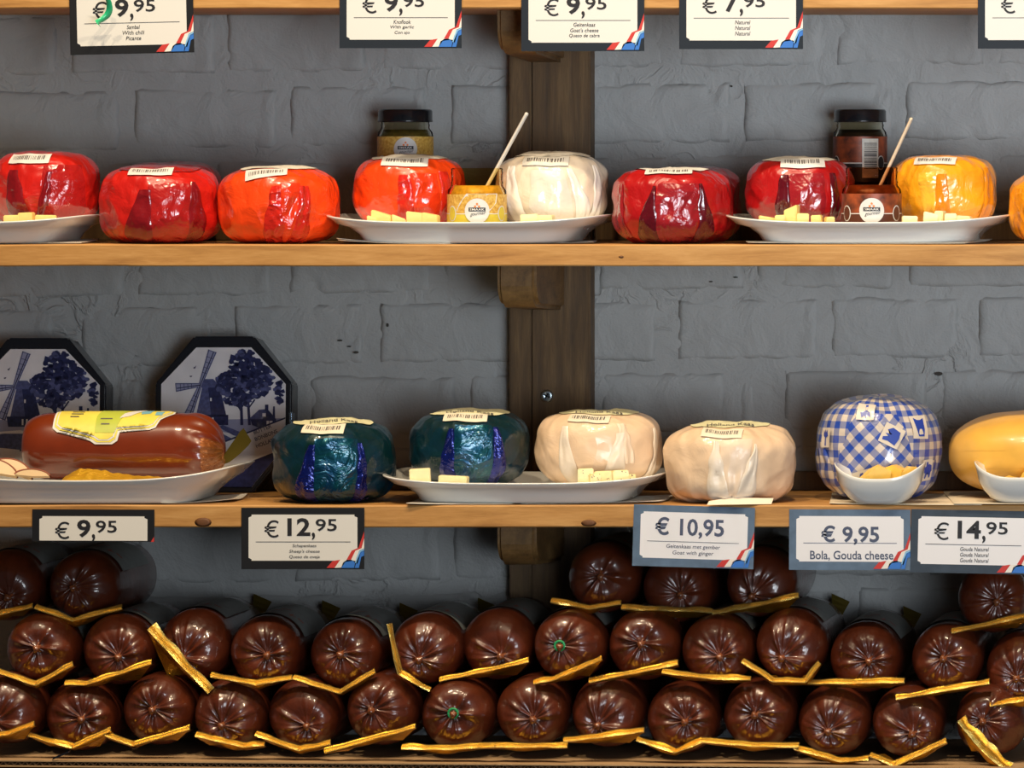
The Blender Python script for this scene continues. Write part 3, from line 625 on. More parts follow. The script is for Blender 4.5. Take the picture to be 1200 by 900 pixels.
plate(395, 719, .092, .099, Z2T+.0012, 'white porcelain plate holding orange and ivory cheeses and a mustard jar')
plate(858, 1187, .092, .099, Z2T+.0012, 'white porcelain plate holding crimson and amber cheeses and a fig jam jar')
plate(-60, 288, .078, .086, Z3T+.0012, 'white porcelain plate under the long brown cheese log', rim=.0218, lift=.012)
plate(460, 786, .092, .099, Z3T+.0012, 'white porcelain plate holding the teal and cream cheeses')
def napkin(pts, z, label, lifts=None, mtl='paper', layers=1, name='paper_napkin'):
    "pts: (px, Y) corners on the shelf; lifts: height of every corner"
    q = [P(px, 0, y) for px, y in pts]; lifts = lifts or [0]*4; n = 14
    vs, cx, cy = [], sum(v.x for v in q)/4, sum(v.y for v in q)/4
    root = empty(name, (cx, cy, z), label, 'napkin', 'paper napkins under the plates') if layers > 1 else None
    objs = []
    for l in range(layers):
        vs = []
        for side in (0, 1):
            for j in range(n):
                for i in range(n):
                    u, v = i/(n-1), j/(n-1); sh = l*.004
                    p = q[0]*(1-u)*(1-v)+q[1]*u*(1-v)+q[2]*u*v+q[3]*(1-u)*v
                    cu = [(1-u)*(1-v), u*(1-v), u*v, (1-u)*v]
                    h = sum(li*(w_**2.5) for li, w_ in zip(lifts, cu))
                    vs.append((p.x-cx+sh*(u-.5), p.y-cy+sh, .0003+l*.0006+side*.0005+h*(1+l*.25)))
        g = grid_faces(n, n); fs = [tuple(reversed(f)) for f in g]+[tuple(i+n*n for i in f) for f in g]
        per = [i for i in range(n)]+[j*n+n-1 for j in range(1, n)]+[(n-1)*n+i for i in range(n-2, -1, -1)]+[j*n for j in range(n-2, 0, -1)]
        L = len(per); fs += [(per[i], per[(i+1) % L], per[(i+1) % L]+n*n, per[i]+n*n) for i in range(L)]
        if root: mesh('paper_layer', vs, fs, M[mtl], root, True)
        else: mesh(name, vs, fs, M[mtl], None, True, loc=(cx, cy, z), label=label, cat='napkin', group='paper napkins under the plates')
napkin([(-160, .016), (95, .02), (113, .14), (-160, .14)], Z2T, 'folded white napkin under the plate at the left edge of the middle shelf', [0, .0006, .0016, 0], layers=2)
napkin([(396, .018), (520, .004), (655, .14), (420, .15)], Z2T, 'white napkin corner sticking out left under the mustard jar plate', [.0035, 0, 0, 0], layers=2)
napkin([(565, .022), (695, .035), (700, .13), (580, .13)], Z2T, 'white napkin under the right end of the mustard jar plate', [0, .0012, .0016, 0])
napkin([(876, .012), (1130, .004), (1160, .12), (900, .12)], Z2T, 'white napkin under the fig jam jar plate', [.0012, .0006, .0016, 0], layers=2)
napkin([(190, .008), (275, .045), (290, .11), (150, .10)], Z3T, 'white napkin under the right end of the long brown log plate', [.001, .003, .004, 0])
napkin([(476, -.004), (600, .010), (620, .12), (500, .12)], Z3T, 'white napkin corner sticking out at the left of the teal cheese plate', [.0015, 0, 0, .004])
napkin([(610, .012), (775, .025), (790, .12), (640, .12)], Z3T, 'white napkin under the right end of the teal cheese plate', [0, .002, .002, 0])
napkin([(972, .004), (1150, -.006), (1165, .17), (975, .17)], Z3T, 'cream paper mat under the white bowl before the gingham cheese', [.001, 0, .0, .001], 'paper2', name='paper_mat')
napkin([(1118, -.006), (1330, -.008), (1330, .19), (1105, .19)], Z3T+.0012, 'cream paper mat under the bowl at the right edge', [0, 0, 0, 0], 'paper2', name='paper_mat')
def bowl(x0, x1, Yc, z, label, H=.0315, lift=.0140):
    f = f_at(Yc); a = (x1-x0)/2*f; c = P((x0+x1)/2, 0, Yc); b = a*.82
    h = H-.0085
    rings = [(0, 0, .001, 0), (.42, .46, .001, 0), (.48, .52, 0, 0), (.53, .57, .001, 0), (.66, .70, .0045, 0), (.80, .83, .011, .05), (.90, .92, h-.008, .35), (.965, .97, h-.002, .85), (1, 1, h+.0008, 1), (.985, .98, h+.0016, 1), (.955, .94, h+.0006, 1), (.885, .88, h-.007, .35), (.76, .76, .011, .05), (.54, .54, .005, 0), (0, 0, .004, 0)]
    return dish('serving_bowl', c.x, Yc, z, a, b, rings, lift, m=2.6, power=2.8, label=label, cat='bowl', group='small white bowls')
ZB = Z3T+.0010
bowl(978, 1085, .018, ZB, 'small white bowl of yellow cheese pieces before the gingham cheese')
bowl(1142, 1252, .020, ZB+.0012, 'small white bowl cut by the right edge before the yellow wheel')

# ================================================================== CHEESE CUBES
def cube(px, py_top, Y, w_, h_, d_, mtl, label, group, rot=(0, 0, 0), z=None, name='cheese_cube', wedge=0.0, specks=False):
    f = f_at(Y); zt = P(0, py_top, Y).z; x = P(px, 0, Y).x
    zf = (Z2T if zt > .05 else Z3T)+.0168; hh = zt-zf; bm = box_bm(-w_*f/2, w_*f/2, -d_/2, d_/2, -hh, 0, .0008, 2)
    for v in bm.verts:
        if wedge and v.co.z > -hh/2 and v.co.x > 0: v.co.z -= wedge*hh
        v.co += Vector((nz(v.co.x*300, px, 1), nz(v.co.y*300, px, 2), nz(v.co.z*300, px, 3)))*.0004
    o = bm_obj(name, bm, M[mtl], None, loc=(x, Y, zt), smooth=False, label=label, cat='cheese', group=group)
    o.rotation_euler = rot
    if specks:
        b = bmesh.new(); r = random.Random(int(px))
        for _ in range(7):
            mm = Matrix.Translation(((r.random()-.5)*w_*f*.8, -d_/2-.0002, -r.random()*hh*.8)); bmesh.ops.create_icosphere(b, subdivisions=1, radius=.0005, matrix=mm)
        bm_obj('herb_specks', b, M['speck'], o)
    return o
def cubes(specs, mtl, lab, grp, **k):
    for i, sp_ in enumerate(specs):
        px, pt, Y, w_, h_ = sp_[:5]; rz = sp_[5] if len(sp_) > 5 else R_.uniform(-.5, .5); wd = sp_[6] if len(sp_) > 6 else 0.0
        cube(px, pt, Y, w_, h_, .010, mtl, lab % ORD[i], grp, (0, R_.uniform(-.06, .06), rz), wedge=wd, **k)
hP = 22
cubes([(14, 252, .022, 18, 12, .1), (31, 249, .023, 17, 15, -.1), (54, 252, .022, 24, 12, .15)], 'cube', '%s yellow cheese cube from the left on the plate at the left edge', 'cubes before the red cheese')
cubes([(436, 252, .019, 12, 12, .2, .3), (448, 246, .023, 24, 18, -.1, .35), (467, 251, .020, 16, 13, .3, .4), (488, 247, .022, 23, 17, .1, .2), (505, 249, .020, 19, 15, -.15, .2)], 'cube', '%s yellow cheese piece from the left before the orange cheese on the plate', 'cubes before the orange cheese')
cubes([(620, 251, .018, 20, 13, .1), (640, 252, .018, 18, 12, -.2)], 'cube_pale', '%s pale cheese sliver from the left before the ivory cheese', 'cubes before the ivory cheese')
cubes([(899, 252, .028, 20, 11, .2, .3), (914, 252, .018, 12, 11, .1), (928, 246, .022, 16, 17, -.2, -.3), (941, 250, .018, 14, 13, .15), (957, 252, .018, 12, 11, -.1), (972, 254, .018, 10, 9, .4)], 'cube', '%s yellow cheese cube from the left before the crimson cheese on the plate', 'cubes before the crimson plate cheese')
cubes([(1066, 253, .018, 18, 11, .2), (1091, 248, .020, 17, 16, .15, .15), (1102, 247, .022, 10, 17, -.3), (1114, 250, .017, 14, 14, .05), (1130, 253, .018, 17, 11, -.15)], 'cube_pale', '%s yellow cheese cube from the left before the amber cheese on the plate', 'cubes before the amber plate cheese')
cubes([(492, 549, .021, 24, 20, .12)], 'cube_pale', '%s and tallest pale cheese cube at the left end of the teal cheese plate', 'cubes before the teal cheese')
cubes([(532, 557.5, .019, 34, 14, -.08)], 'cube_pale', 'low pale cheese cube before the teal cheese on the plate%.0s', 'cubes before the teal cheese')
cubes([(686, 549, .022, 18, 22, .2), (708, 552, .021, 22, 18, -.2), (727, 551, .023, 18, 20, .2), (738, 556, .030, 14, 12, .1), (697, 556, .016, 12, 12, .4)], 'cube_pale', '%s herb-flecked cheese cube from the left before the cream cheese on the plate', 'cubes before the cream cheese', specks=True)
def wedge_piece(px, py, Y, w_, h_, rot, label, grp, mtl='cube_deep'):
    f = f_at(Y); p = P(px, py, Y); w_, h_ = w_*f, h_*f
    pts = [(-w_/2, -h_), (w_/2, -h_), (w_/2, -h_*.25), (w_*.1, 0), (-w_*.2, -h_*.35)]
    o = prism('cheese_piece', pts, -.006, .006, M[mtl], None, loc=p, label=label, cat='cheese', group=grp); o.rotation_euler = rot
wedge_piece(1027, 545, .014, 34, 18, (.1, .1, .3), 'leftmost yellow cheese wedge in the bowl before the gingham cheese', 'cheese pieces in the left bowl')
wedge_piece(1045, 544, .022, 34, 16, (0, .15, -.3), 'middle yellow cheese wedge in the bowl before the gingham cheese', 'cheese pieces in the left bowl')
wedge_piece(1061, 547, .020, 26, 13, (0, -.2, .2), 'rightmost yellow cheese wedge in the bowl before the gingham cheese', 'cheese pieces in the left bowl')
wedge_piece(1180, 557, .018, 30, 12, (0, .1, .1), 'flat yellow cheese piece in the bowl at the right edge', 'cheese pieces in the right bowl')
wedge_piece(1204, 548, .020, 24, 16, (0, -.1, -.1), 'tall yellow cheese piece in the bowl cut by the right edge', 'cheese pieces in the right bowl')

# ================================================================== JARS
def arc_patch(name, r, t0, t1, z0, z1, m, parent, n=24, outline=None):
    vs, fs = [], []
    for j in range(2):
        for i in range(n):
            t = t0+(t1-t0)*i/(n-1); vs.append((r*math.sin(t), -r*math.cos(t), z0 if j == 0 else z1))
    return mesh(name, vs, grid_faces(n, 2), m, parent, True)
def wrap_pts(pts, faces, r, t0, zc, m, parent, name):
    return mesh(name, [(r*math.sin(t0+x/r), -r*math.cos(t0+x/r), zc+y) for x, y in pts], faces, m, parent, True)
def disc_pts(rx, ry, n=28, k=5, cx=0, cy=0):
    pts = [(cx+rx*j/k*math.cos(2*PI*i/n), cy+ry*j/k*math.sin(2*PI*i/n)) for j in range(k+1) for i in range(n)]
    return pts, grid_faces(n, k+1, True)
def jar(px, x0, x1, Yc, zb, ytop, label, content, fill, lab_main, lab_pic, lid=False, sticker=True, rot=0.0, barcode=False):
    f = f_at(Yc); r = (x1-x0)/2*f; c = P(px, 0, Yc); H = P(0, ytop, Yc).z-zb
    root = empty('glass_jar', (c.x, Yc, zb), label, 'jar', 'preserve jars'); root.rotation_euler = (0, 0, rot+math.atan2(CX-c.x, D))
    hb = H*.70 if not lid else H*.84
    rn = r*.87; top = H if not lid else H*.97
    outer = [(0, 0), (r*.86, 0), (r*.97, .002), (r, .005), (r, hb-.005), (r*.985, hb-.002), (rn*1.02, hb+.0015), (rn, hb+.003), (rn*1.02, hb+.005), (rn*.99, hb+.0065), (rn, top-.006), (rn*1.02, top-.0045), (rn, top-.003), (rn*1.01, top-.0008), (rn*.985, top)]
    th = .0018
    inner = [(rn*.95, top), (rn-th, top-.002), (rn-th, hb+.003), (r-th, hb-.005), (r-th, .006), (r*.86, .003), (0, .003)]
    lathe('glass_body', outer+inner, 48, M['glass_mustard' if content == 'mustard' else 'glass_fig' if content == 'jam' else 'glass'], root)
    rf = r-th-.0004
    if lid: fill = top-.016
    lathe('contents', [(0, .0034), (r*.84, .0034), (rf, .0066), (rf, min(fill, hb-.0055)), (rn*.9 if fill > hb else rf*.98, fill), (0, fill-.001)], 40, M[content], root)
    lh = min(hb-.012, .044); l0 = hb-.006-lh
    rl = r+.0004
    L = mesh_label = arc_patch('paper_label', rl, -1.75, 1.75, l0, l0+lh, M[lab_pic], root, 40)
    arc_patch('label_band', rl+.0002, -1.75, 1.75, l0, l0+lh*.40, M[lab_main], L, 40)
    arc_patch('label_rule', rl+.0003, -1.75, 1.75, l0+lh*.40, l0+lh*.425, M['white'], L, 40)
    for t in (-.95, .95):
        pts, fs = disc_pts(r*.20, r*.27); wrap_pts(pts, fs, rl+.0004, t, l0+lh*.42, M['white'], L, 'label_arch')
        pts, fs = disc_pts(r*.165, r*.235); wrap_pts(pts, fs, rl+.0006, t, l0+lh*.42, M[lab_main], L, 'label_arch_field')
    if content == 'mustard':
        pts = [(-.62, -.12), (-.5, .12), (-.30, .42), (.30, .42), (.60, .42), (.56, .12), (.36, -.12)]; n = len(pts)
        q = []; 
        wrap_pts([(0, 0)]+[(a*r*1.25, b_*lh*.95) for a, b_ in pts], [(0, 1+i, 1+(i+1) % n) for i in range(n)], rl+.0003, 0, l0+lh*.62, M['white'], L, 'label_picture')
    if sticker:
        rs = r*.43; zc = l0+lh*(.72 if lid else .50)
        pts, fs = disc_pts(rs, rs, 36, 5); st = wrap_pts(pts, fs, rl+.0011, 0, zc, M['white'], root, 'round_sticker')
        pts, fs = grid_rect(rs*1.34, rs*.30, 12, 3, 0, rs*.12); wrap_pts(pts, fs, rl+.0014, 0, zc, M['ink'], st, 'sticker_bar')
        pv, pf = text_fit('SMAAK', -rs*.58, rs*.58, rs*.03, rs*.21, bold=.01); wrap_pts(pv, pf, rl+.0017, 0, zc, M['white'], st, 'sticker_text')
        pv, pf = text_fit('gourmair', -rs*.55, rs*.70, -rs*.42, -rs*.08, shear=.35); pv = [(x, y+x*.12) for x, y in pv]; wrap_pts(pv, pf, rl+.0014, 0, zc, M['ink'], st, 'sticker_script')
        for (a, b_) in ((0, .56), (-.16, .36), (.16, .36)):
            pts, fs = disc_pts(rs*.09, rs*.09, 12, 2, a*rs, b_*rs); wrap_pts(pts, fs, rl+.0015, 0, zc, M['orange'], st, 'sticker_dot')
    if barcode:
        zc = l0+lh*.52; pts, fs = grid_rect(r*.66, lh*.86, 8, 3); bl = wrap_pts(pts, fs, rl+.0011, .48, zc, M['lab_grey'], root, 'barcode_label')
        rr = random.Random(5); y = -lh*.22
        while y < lh*.36:
            h_ = rr.choice([.0004, .0007, .001]); pts, fs = grid_rect(r*.52, h_, 6, 2, 0, y); wrap_pts(pts, fs, rl+.0014, .48, zc, M['ink'], bl, 'barcode_line'); y += h_+rr.choice([.0006, .0009])
    if lid:
        z0 = H-.0125; rL = r*.98
        lp = [(0, H-.0009), (rL*.84, H-.0009), (rL*.88, H), (rL*.96, H-.0004), (rL, H-.002), (rL, z0+.002), (rL*1.015, z0+.001), (rL*1.01, z0), (rL*.97, z0), (rL*.97, H-.004)]
        lathe('lid', list(reversed(lp)), 56, M['lid'], root)
    return root, H, r
ZP = Z2T+PL
jar(559, 525, 593, .043, ZP, 197, 'open glass mustard jar with a white stick, yellow label and round sticker', 'mustard', .0455, 'lab_mustard', 'lab_grain')
jar(1021.5, 987, 1056, .043, ZP, 196, 'open glass fig jam jar with a beige stick, brown label and round sticker', 'jam', .0460, 'lab_brown', 'lab_fig')
jar(475, 443, 507, .205, Z2T, 128, 'closed mustard jar with black lid standing behind the orange cheese', 'shaded_olive', .052, 'shaded_olive', 'lab_grain', True)  # label band coloured dark to stand in for the shadow back there
jar(1008, 978, 1040, .205, Z2T, 128, 'closed dark jam jar with black lid and barcode behind the crimson cheese', 'dark_jam', .050, 'lab_black', 'lab_fig', True, False, -.1, True)
def stick(p0, p1, r0, m, label):
    a, b = Vector(p0), Vector(p1); L = (b-a).length; d = (b-a).normalized()
    prof = [(0, 0), (r0*.8, 0), (r0, .001), (r0, L-.003), (r0*1.1, L-.0025), (r0*1.05, L-.0008), (r0*.6, L), (0, L)]
    o = lathe('stirring_stick', prof, 14, m, None, loc=a, label=label, cat='stick', group='sticks in the open jars'); o.rotation_euler = d.to_track_quat('Z', 'Y').to_euler(); o.scale = (1, .55, 1)
stick(P(566, 222, .040)+Vector((0, 0, -.004)), P(618, 132, .046), .0032, M['stick'], 'white plastic stick leaning in the open mustard jar')
stick(P(1027, 222, .040)+Vector((0, 0, -.004)), P(1068.5, 138, .046), .0028, M['wood_stick'], 'beige stick leaning in the open fig jam jar')

# ================================================================== LONG BROWN LOG ON THE LEFT PLATE
def long_log():
    Yc = .075; f = f_at(Yc); a, b = P(30, 0, Yc).x, P(262, 0, Yc).x; zc = P(0, 523, Yc).z; r = 39*f; cx = (a+b)/2; hl = (b-a)/2
    root = empty('cheese_log', (cx, Yc, zc-r), 'long chestnut-brown cheese log with yellow label lying on the left plate', 'cheese')
    n, m_ = 72, 70; vs = []
    for j in range(m_):
        u = j/(m_-1)*2-1
        x = u*hl
        e = max(0.0, (abs(u)-.70)/.30); rr = r*(1-e**2.6*(.86 if u > 0 else .55))**.5 if e < 1 else r*.3
        if e > .999: rr = r*.32 if u > 0 else r*.5
        for i in range(n):
            t = 2*PI*i/n; q = rr
            if u > .62: q = rr*(1+.085*((u-.62)/.38)**1.5*math.sin(t*13+2*nz(math.cos(t)*2, math.sin(t)*2, 1)))+.0006*nz(u*9, t*3, 1)
            q += .0004*nz(u*6, math.cos(t)*2, math.sin(t)*2)
            vs.append((x, -q*math.cos(t), r+q*math.sin(t)-(.004*e if u > 0 else 0)))
    k = len(vs); vs += [(-hl-.002, 0, r), (hl+.002, 0, r-.004)]
    fs = grid_faces(n, m_, True)+[(k, (i+1) % n, i) for i in range(n)]+[(k+1, (m_-1)*n+i, (m_-1)*n+(i+1) % n) for i in range(n)]
    mesh('casing', vs, [tuple(reversed(q)) for q in fs], M['sausage'], root, True)
    # gathered, golden film at the right end
    vs = []
    for j in range(10):
        v = j/9; x = hl*.84+hl*.19*v; rr = r*(.985-.62*v**1.8)
        for i in range(30):
            t = -1.5+2.0*i/29; q = rr+.0016+.0020*math.sin(i*2.1+v*3)*(.25+v)
            vs.append((x+.002*nz(i*.7, v*4, 2), -q*math.cos(t*.8), r-.003+q*math.sin(t*.8)))
    mesh('gathered_film', vs, grid_faces(30, 10), mat('amber_clear_film', (0.50, 0.17, 0.03), 0.18, 0.35, coat=1.0, alpha=.5, bump=1.0, bscale=110, bdist=.005, distortion=1.0), root, True)
    # flat gold-green tail pointing up right
    vs = []
    for j in range(8):
        v = j/7; x = hl+.001+.024*v; z = r*.55+.026*v**1.1
        for sgn in (-1, 1):
            wv = .003+.0065*v**.6*(1 if v < .95 else .8); vs.append((x+sgn*wv*.45, -.006-.004*v, z-sgn*wv*.75))
    mesh('foil_tail', vs, grid_faces(2, 8), M['olive_foil'], root, True)
    # label conforming to the cylinder, in (x, angle up from the front)
    def lab(pts, m, off, name, parent):
        bm = bmesh.new(); vv = [bm.verts.new((x, y, 0)) for x, y in pts]; bm.faces.new(vv)
        bmesh.ops.triangulate(bm, faces=bm.faces[:])
        for _ in range(4):
            bmesh.ops.subdivide_edges(bm, edges=[e for e in bm.edges if e.calc_length() > .006], cuts=1)
            bmesh.ops.triangulate(bm, faces=bm.faces[:])
        for v in bm.verts:
            x, y = v.co.x, v.co.y; t = PI/2-y/r; q = r+off+.0006; v.co = Vector((x, -q*math.cos(t), r+q*math.sin(t)))
        return bm_obj(name, bm, m, parent, smooth=True)
    X = lambda px: (px-146)*f
    def shape(g):          # outline shrunk by g px; y = arc distance from the crown towards the viewer (px)
        return [(X(66+g), (-34+g)*f), (X(204-g), (-34+g)*f), (X(208-g*1.2), (12-g*.3)*f), (X(194-g*.6), (25-g*.6)*f), (X(190-g*.6), (37-g)*f), (X(183-g*.3), (40-g)*f), (X(153-g), (40-g)*f), (X(149-g), (43-g)*f), (X(147-g), (53-g)*f), (X(141-g), (57-g)*f), (X(121+g), (57-g)*f), (X(115+g), (53-g)*f), (X(113+g), (44-g)*f), (X(109+g), (41-g)*f), (X(76+g), (43-g)*f), (X(70+g), (38-g)*f)]
    o = lab(shape(0), M['white'], .0004, 'label', root)
    lab(shape(2.2), M['lab_yellow'], .0007, 'label_border', o); lab(shape(4), M['white'], .0010, 'label_inner', o); lab(shape(5.4), M['lab_yellow'], .0013, 'label_field', o)
    lab([(X(124), -12*f), (X(156), -12*f), (X(150), 20*f), (X(143), 44*f), (X(120), 44*f), (X(119), 20*f)], M['lab_green'], .0016, 'label_panel', o)
    lab([(X(168), 6*f), (X(182), 2*f), (X(180), 14*f), (X(170), 16*f)], M['lab_blue'], .0016, 'label_picture', o)
    lab([(X(186), 8*f), (X(196), 8*f), (X(194), 18*f), (X(186), 18*f)], M['lab_blue'], .0016, 'label_picture', o)
    lab([(X(150), 14*f), (X(166), 2*f), (X(178), -2*f), (X(170), 8*f), (X(158), 20*f), (X(146), 24*f)], M['white'], .0018, 'label_picture', o)
    for (x0, y0, w_) in [(88, 8, 14), (88, 14, 14), (88, 20, 10), (124, 24, 14), (126, 32, 10)]:
        lab([(X(x0), y0*f), (X(x0+w_), y0*f), (X(x0+w_), (y0+1.8)*f), (X(x0), (y0+1.8)*f)], M['ink_grey'], .0018, 'label_line', o)
    # crumpled golden film along the underside
    zb = Z3T+PL+.0110
    vs = []; n1, n2 = 60, 9
    for j in range(n2):
        v = j/(n2-1)
        for i in range(n1):
            u = i/(n1-1); x = P(72+u*136, 0, .02).x
            z = (.009*(1-v)+.002)*(1-.75*u**.7)*min(1, .25+u*6)+.0022*nz(u*16, v*2, 1)*(1-u*.5)+.004*(.5+.5*math.sin(u*7))*(1-u)*(1-v)
            vs.append((x, .036-.022*v-.002*nz(u*9, v, 4), zb+z))
    mesh('loose_gold_foil', vs, grid_faces(n1, n2), M['gold_yellow'], None, True, label='crumpled yellow gold foil lying before the long brown log', cat='foil')
long_log()
def slice_(px, py, Y, w_, h_, rot, lab):
    f = f_at(Y); p = P(px, py, Y); n = 14; w_, h_ = w_*f, h_*f
    pts = [(w_*(i/(n-1)-.5), h_*max(0.0, math.sin(PI*i/(n-1)))**.6) for i in range(n)]
    root = empty('cheese_slice', p, lab, 'cheese', 'cheese slices on the left plate'); root.rotation_euler = rot
    prism('cheese', pts+[(0, -h_*.15)], -.0025, .0025, M['slice'], root)
    vs, q = [], []
    for (x, z) in pts: vs += [(x*1.0, -.0027, z), (x*1.05, -.0027, z+.0012), (x*1.05, .0027, z+.0012), (x, .0027, z)]
    fs = []
    for i in range(n-1):
        for k in range(4): fs.append((i*4+k, (i+1)*4+k, (i+1)*4+(k+1) % 4, i*4+(k+1) % 4))
    mesh('rind', vs, fs, M['rind'], root)
slice_(-6, 553, .022, 52, 14, (-.5, .25, .1), 'leftmost ivory cheese slice with brown rind on the left plate')
slice_(14, 553, .030, 50, 14, (-.6, .35, -.1), 'middle ivory cheese slice with brown rind leaning on the left plate')
slice_(38, 558, .014, 40, 7, (-.4, .05, .05), 'rightmost low ivory cheese slice beside the gold foil')

# ================================================================== OCTAGONAL TINS
def tin(xl, xr, ytop, Yf, label):
    f = f_at(Yf); c = P((xl+xr)/2, 0, Yf); Wd = (xr-xl)*f; zt_ = P(0, ytop, Yf).z; Hh = zt_-Z3T-.0005; r = Wd/2
    root = empty('octagonal_tin', (c.x, Yf, Z3T+.0003), label, 'tin', 'octagonal delft tins'); root.rotation_euler = (-.035, 0, 0)
    kc = .414
    def octo(a, h, cut=1-.55, g=0):
        ch = h*.30*1.0; cw = a*.56
        return [(-a+cw+g*0, 0+g), (a-cw, 0+g), (a-g, ch), (a-g, h-ch), (a-cw, h-g), (-a+cw, h-g), (-a+g, h-ch), (-a+g, ch)]
    def bevel_prism(name, pts, y0, y1, m, bev):
        n = len(pts); bm = bmesh.new(); A = [bm.verts.new((x, y0, z)) for x, z in pts]; B = [bm.verts.new((x, y1, z)) for x, z in pts]
        bm.faces.new(list(reversed(A))); bm.faces.new(B)
        for i in range(n): bm.faces.new((A[i], A[(i+1) % n], B[(i+1) % n], B[i]))
        bmesh.ops.bevel(bm, geom=bm.edges[:], offset=bev, segments=2, affect='EDGES'); return bm_obj(name, bm, m, root)
    bevel_prism('body', octo(r*.965, Hh*.985), .010, .040, M['tin'], .0012)
    bevel_prism('lid', octo(r, Hh), 0, .013, M['tin'], .0016)
    # hinge lug on the right side
    hb = bmesh.new(); 
    o = bm_obj('hinge', box_bm(r*.955, r*1.012, -.0008, .012, Hh*.44, Hh*.515, .001), M['hinge'], root)
    # printed picture: pale enamel field and blue Delft shapes, each a flat print on the lid
    k = Wd/160.0                     # picture units: px of the photograph
    def pic(pts, m, lay, name='print'):
        bm = bmesh.new(); vv = [bm.verts.new(((x-80)*k, -.0002-lay*.00012, Hh-y*k)) for x, y in pts]; fc = bm.faces.new(vv); bm.normal_update()
        if fc.normal.y > 0: fc.normal_flip()
        bmesh.ops.triangulate(bm, faces=bm.faces[:])
        me = bpy.data.meshes.new(name); bm.to_mesh(me); bm.free(); me.materials.append(M[m]); return me
    H_ = Hh/k; e = 7
    ch = H_*.30; cw = 80*.56
    fld = [(cw+1, H_-e), (160-cw-1, H_-e), (160-e, H_-ch), (160-e, ch+1), (160-cw-3, 13), (cw+3, 13), (e, ch+1), (e, H_-ch)]
    jobs = {}
    def add(m, pts, lay): jobs.setdefault(m, []).append((pts, lay))
    def inside(x, y):
        n = len(fld); ok = False
        for i in range(n):
            (xa, ya), (xb, yb) = fld[i], fld[(i+1) % n]
            if (ya > y) != (yb > y) and x < (xb-xa)*(y-ya)/(yb-ya)+xa: ok = not ok
        return ok
    add('delft_white', fld, 0)
    # meadow and far trees
    add('delft_pale', [(e, 98), (30, 95), (60, 98), (100, 97), (151, 96), (151, 112), (100, 116), (60, 108), (e, 112)], 1)
    add('delft_mid', [(80, 104), (100, 112), (115, 118), (110, 121), (92, 116), (74, 106)], 2)
    add('delft_mid', [(e, 120), (40, 112), (75, 112), (95, 122), (70, 132), (20, H_-ch), (e, H_-ch)], 2)
    # windmill
    add('delft_mid', [(55, 60), (76, 60), (84, 94), (48, 94)], 3); add('delft_dark', [(62, 60), (76, 60), (84, 94), (66, 94)], 4); add('delft_white', [(64.5, 72), (66.5, 72), (66.5, 76), (64.5, 76)], 6)
    add('delft_mid', [(51, 60), (52, 54), (58, 50), (68, 50), (74, 56), (74, 60)], 5)
    add('delft_dark', [(44, 92), (86, 92), (86, 104), (46, 104)], 4); add('delft_white', [(62, 95), (64, 95), (64, 102), (62, 102)], 6); add('delft_white', [(67, 95), (69, 95), (69, 102), (67, 102)], 6)
    def bar(x0, y0, x1, y1, w0, w1, m, lay):
        dx, dy = x1-x0, y1-y0; l = math.hypot(dx, dy); nx_, ny_ = -dy/l, dx/l
        add(m, [(x0+nx_*w0, y0+ny_*w0), (x1+nx_*w1, y1+ny_*w1), (x1-nx_*w1, y1-ny_*w1), (x0-nx_*w0, y0-ny_*w0)], lay)
    for (x1, y1) in ((67, 17), (24, 60), (38, 95)):
        bar(53, 57, x1, y1, 2.2, 5.2, 'delft_mid', 6); bar(53, 57, x1, y1, 1.2, 3.8, 'delft_pale', 7); bar(53, 57, x1+1.5, y1+1, .6, .6, 'delft_dark', 8)
        for q in (.35, .5, .65, .8, .98):
            cx_, cy_ = 53+(x1-53)*q, 57+(y1-57)*q; l = math.hypot(x1-53, y1-57); nx_, ny_ = -(y1-57)/l, (x1-53)/l; ww = 2+3.2*q
            bar(cx_+nx_*ww, cy_+ny_*ww, cx_-nx_*ww, cy_-ny_*ww, .3, .3, 'delft_dark', 8)
    # trees: many leaf clumps
    rr = random.Random(11)
    def clump(cx_, cy_, s_, m, lay):
        n = 7; ph = rr.random()*6; pts = [(cx_+s_*math.cos(ph+2*PI*i/n)*(.55+.6*rr.random()), cy_+s_*.8*math.sin(ph+2*PI*i/n)*(.55+.6*rr.random())) for i in range(n)]
        if all(inside(*q) for q in pts): add(m, pts, lay)
    for (bx, by, sx_, sy_, nn) in ((106, 34, 18, 18, 75), (90, 55, 18, 14, 50), (116, 58, 20, 14, 55), (96, 74, 15, 8, 30), (128, 46, 12, 10, 22), (149, 66, 7, 14, 26)):
        for _ in range(int(nn*1.8)):
            a = rr.random()*2*PI; q = math.sqrt(rr.random()); clump(bx+sx_*q*math.cos(a), by+sy_*q*math.sin(a), 2.6+2.6*rr.random(), 'delft_dark' if rr.random() < .72 else 'delft_mid', 5+rr.randint(0, 6)*.5)
    for (x0, y0, x1, y1, w_) in ((101, 76, 102, 104, 1.5), (109, 74, 111, 104, 1.4), (101, 88, 94, 76, .8), (110, 84, 117, 74, .8)): bar(x0, y0, x1, y1, w_, w_*1.2, 'delft_dark', 5)
    # house
    add('delft_mid', [(110, 97), (122, 86), (132, 85), (126, 97)], 5); add('delft_dark', [(126, 97), (132, 85), (142, 97), (142, 108), (124, 108), (114, 104), (112, 97)], 5)
    add('delft_dark', [(129, 80), (133, 80), (133, 87), (129, 87)], 6); add('delft_dark', [(138.5, 82), (140.5, 82), (141, 96), (138, 96)], 6)
    add('delft_white', [(131, 99), (138, 99), (138, 105), (131, 105)], 7); add('delft_white', [(126, 90), (130, 90), (130, 94), (126, 94)], 7); add('delft_dark', [(134, 99), (134.7, 99), (134.7, 105), (134, 105)], 8)
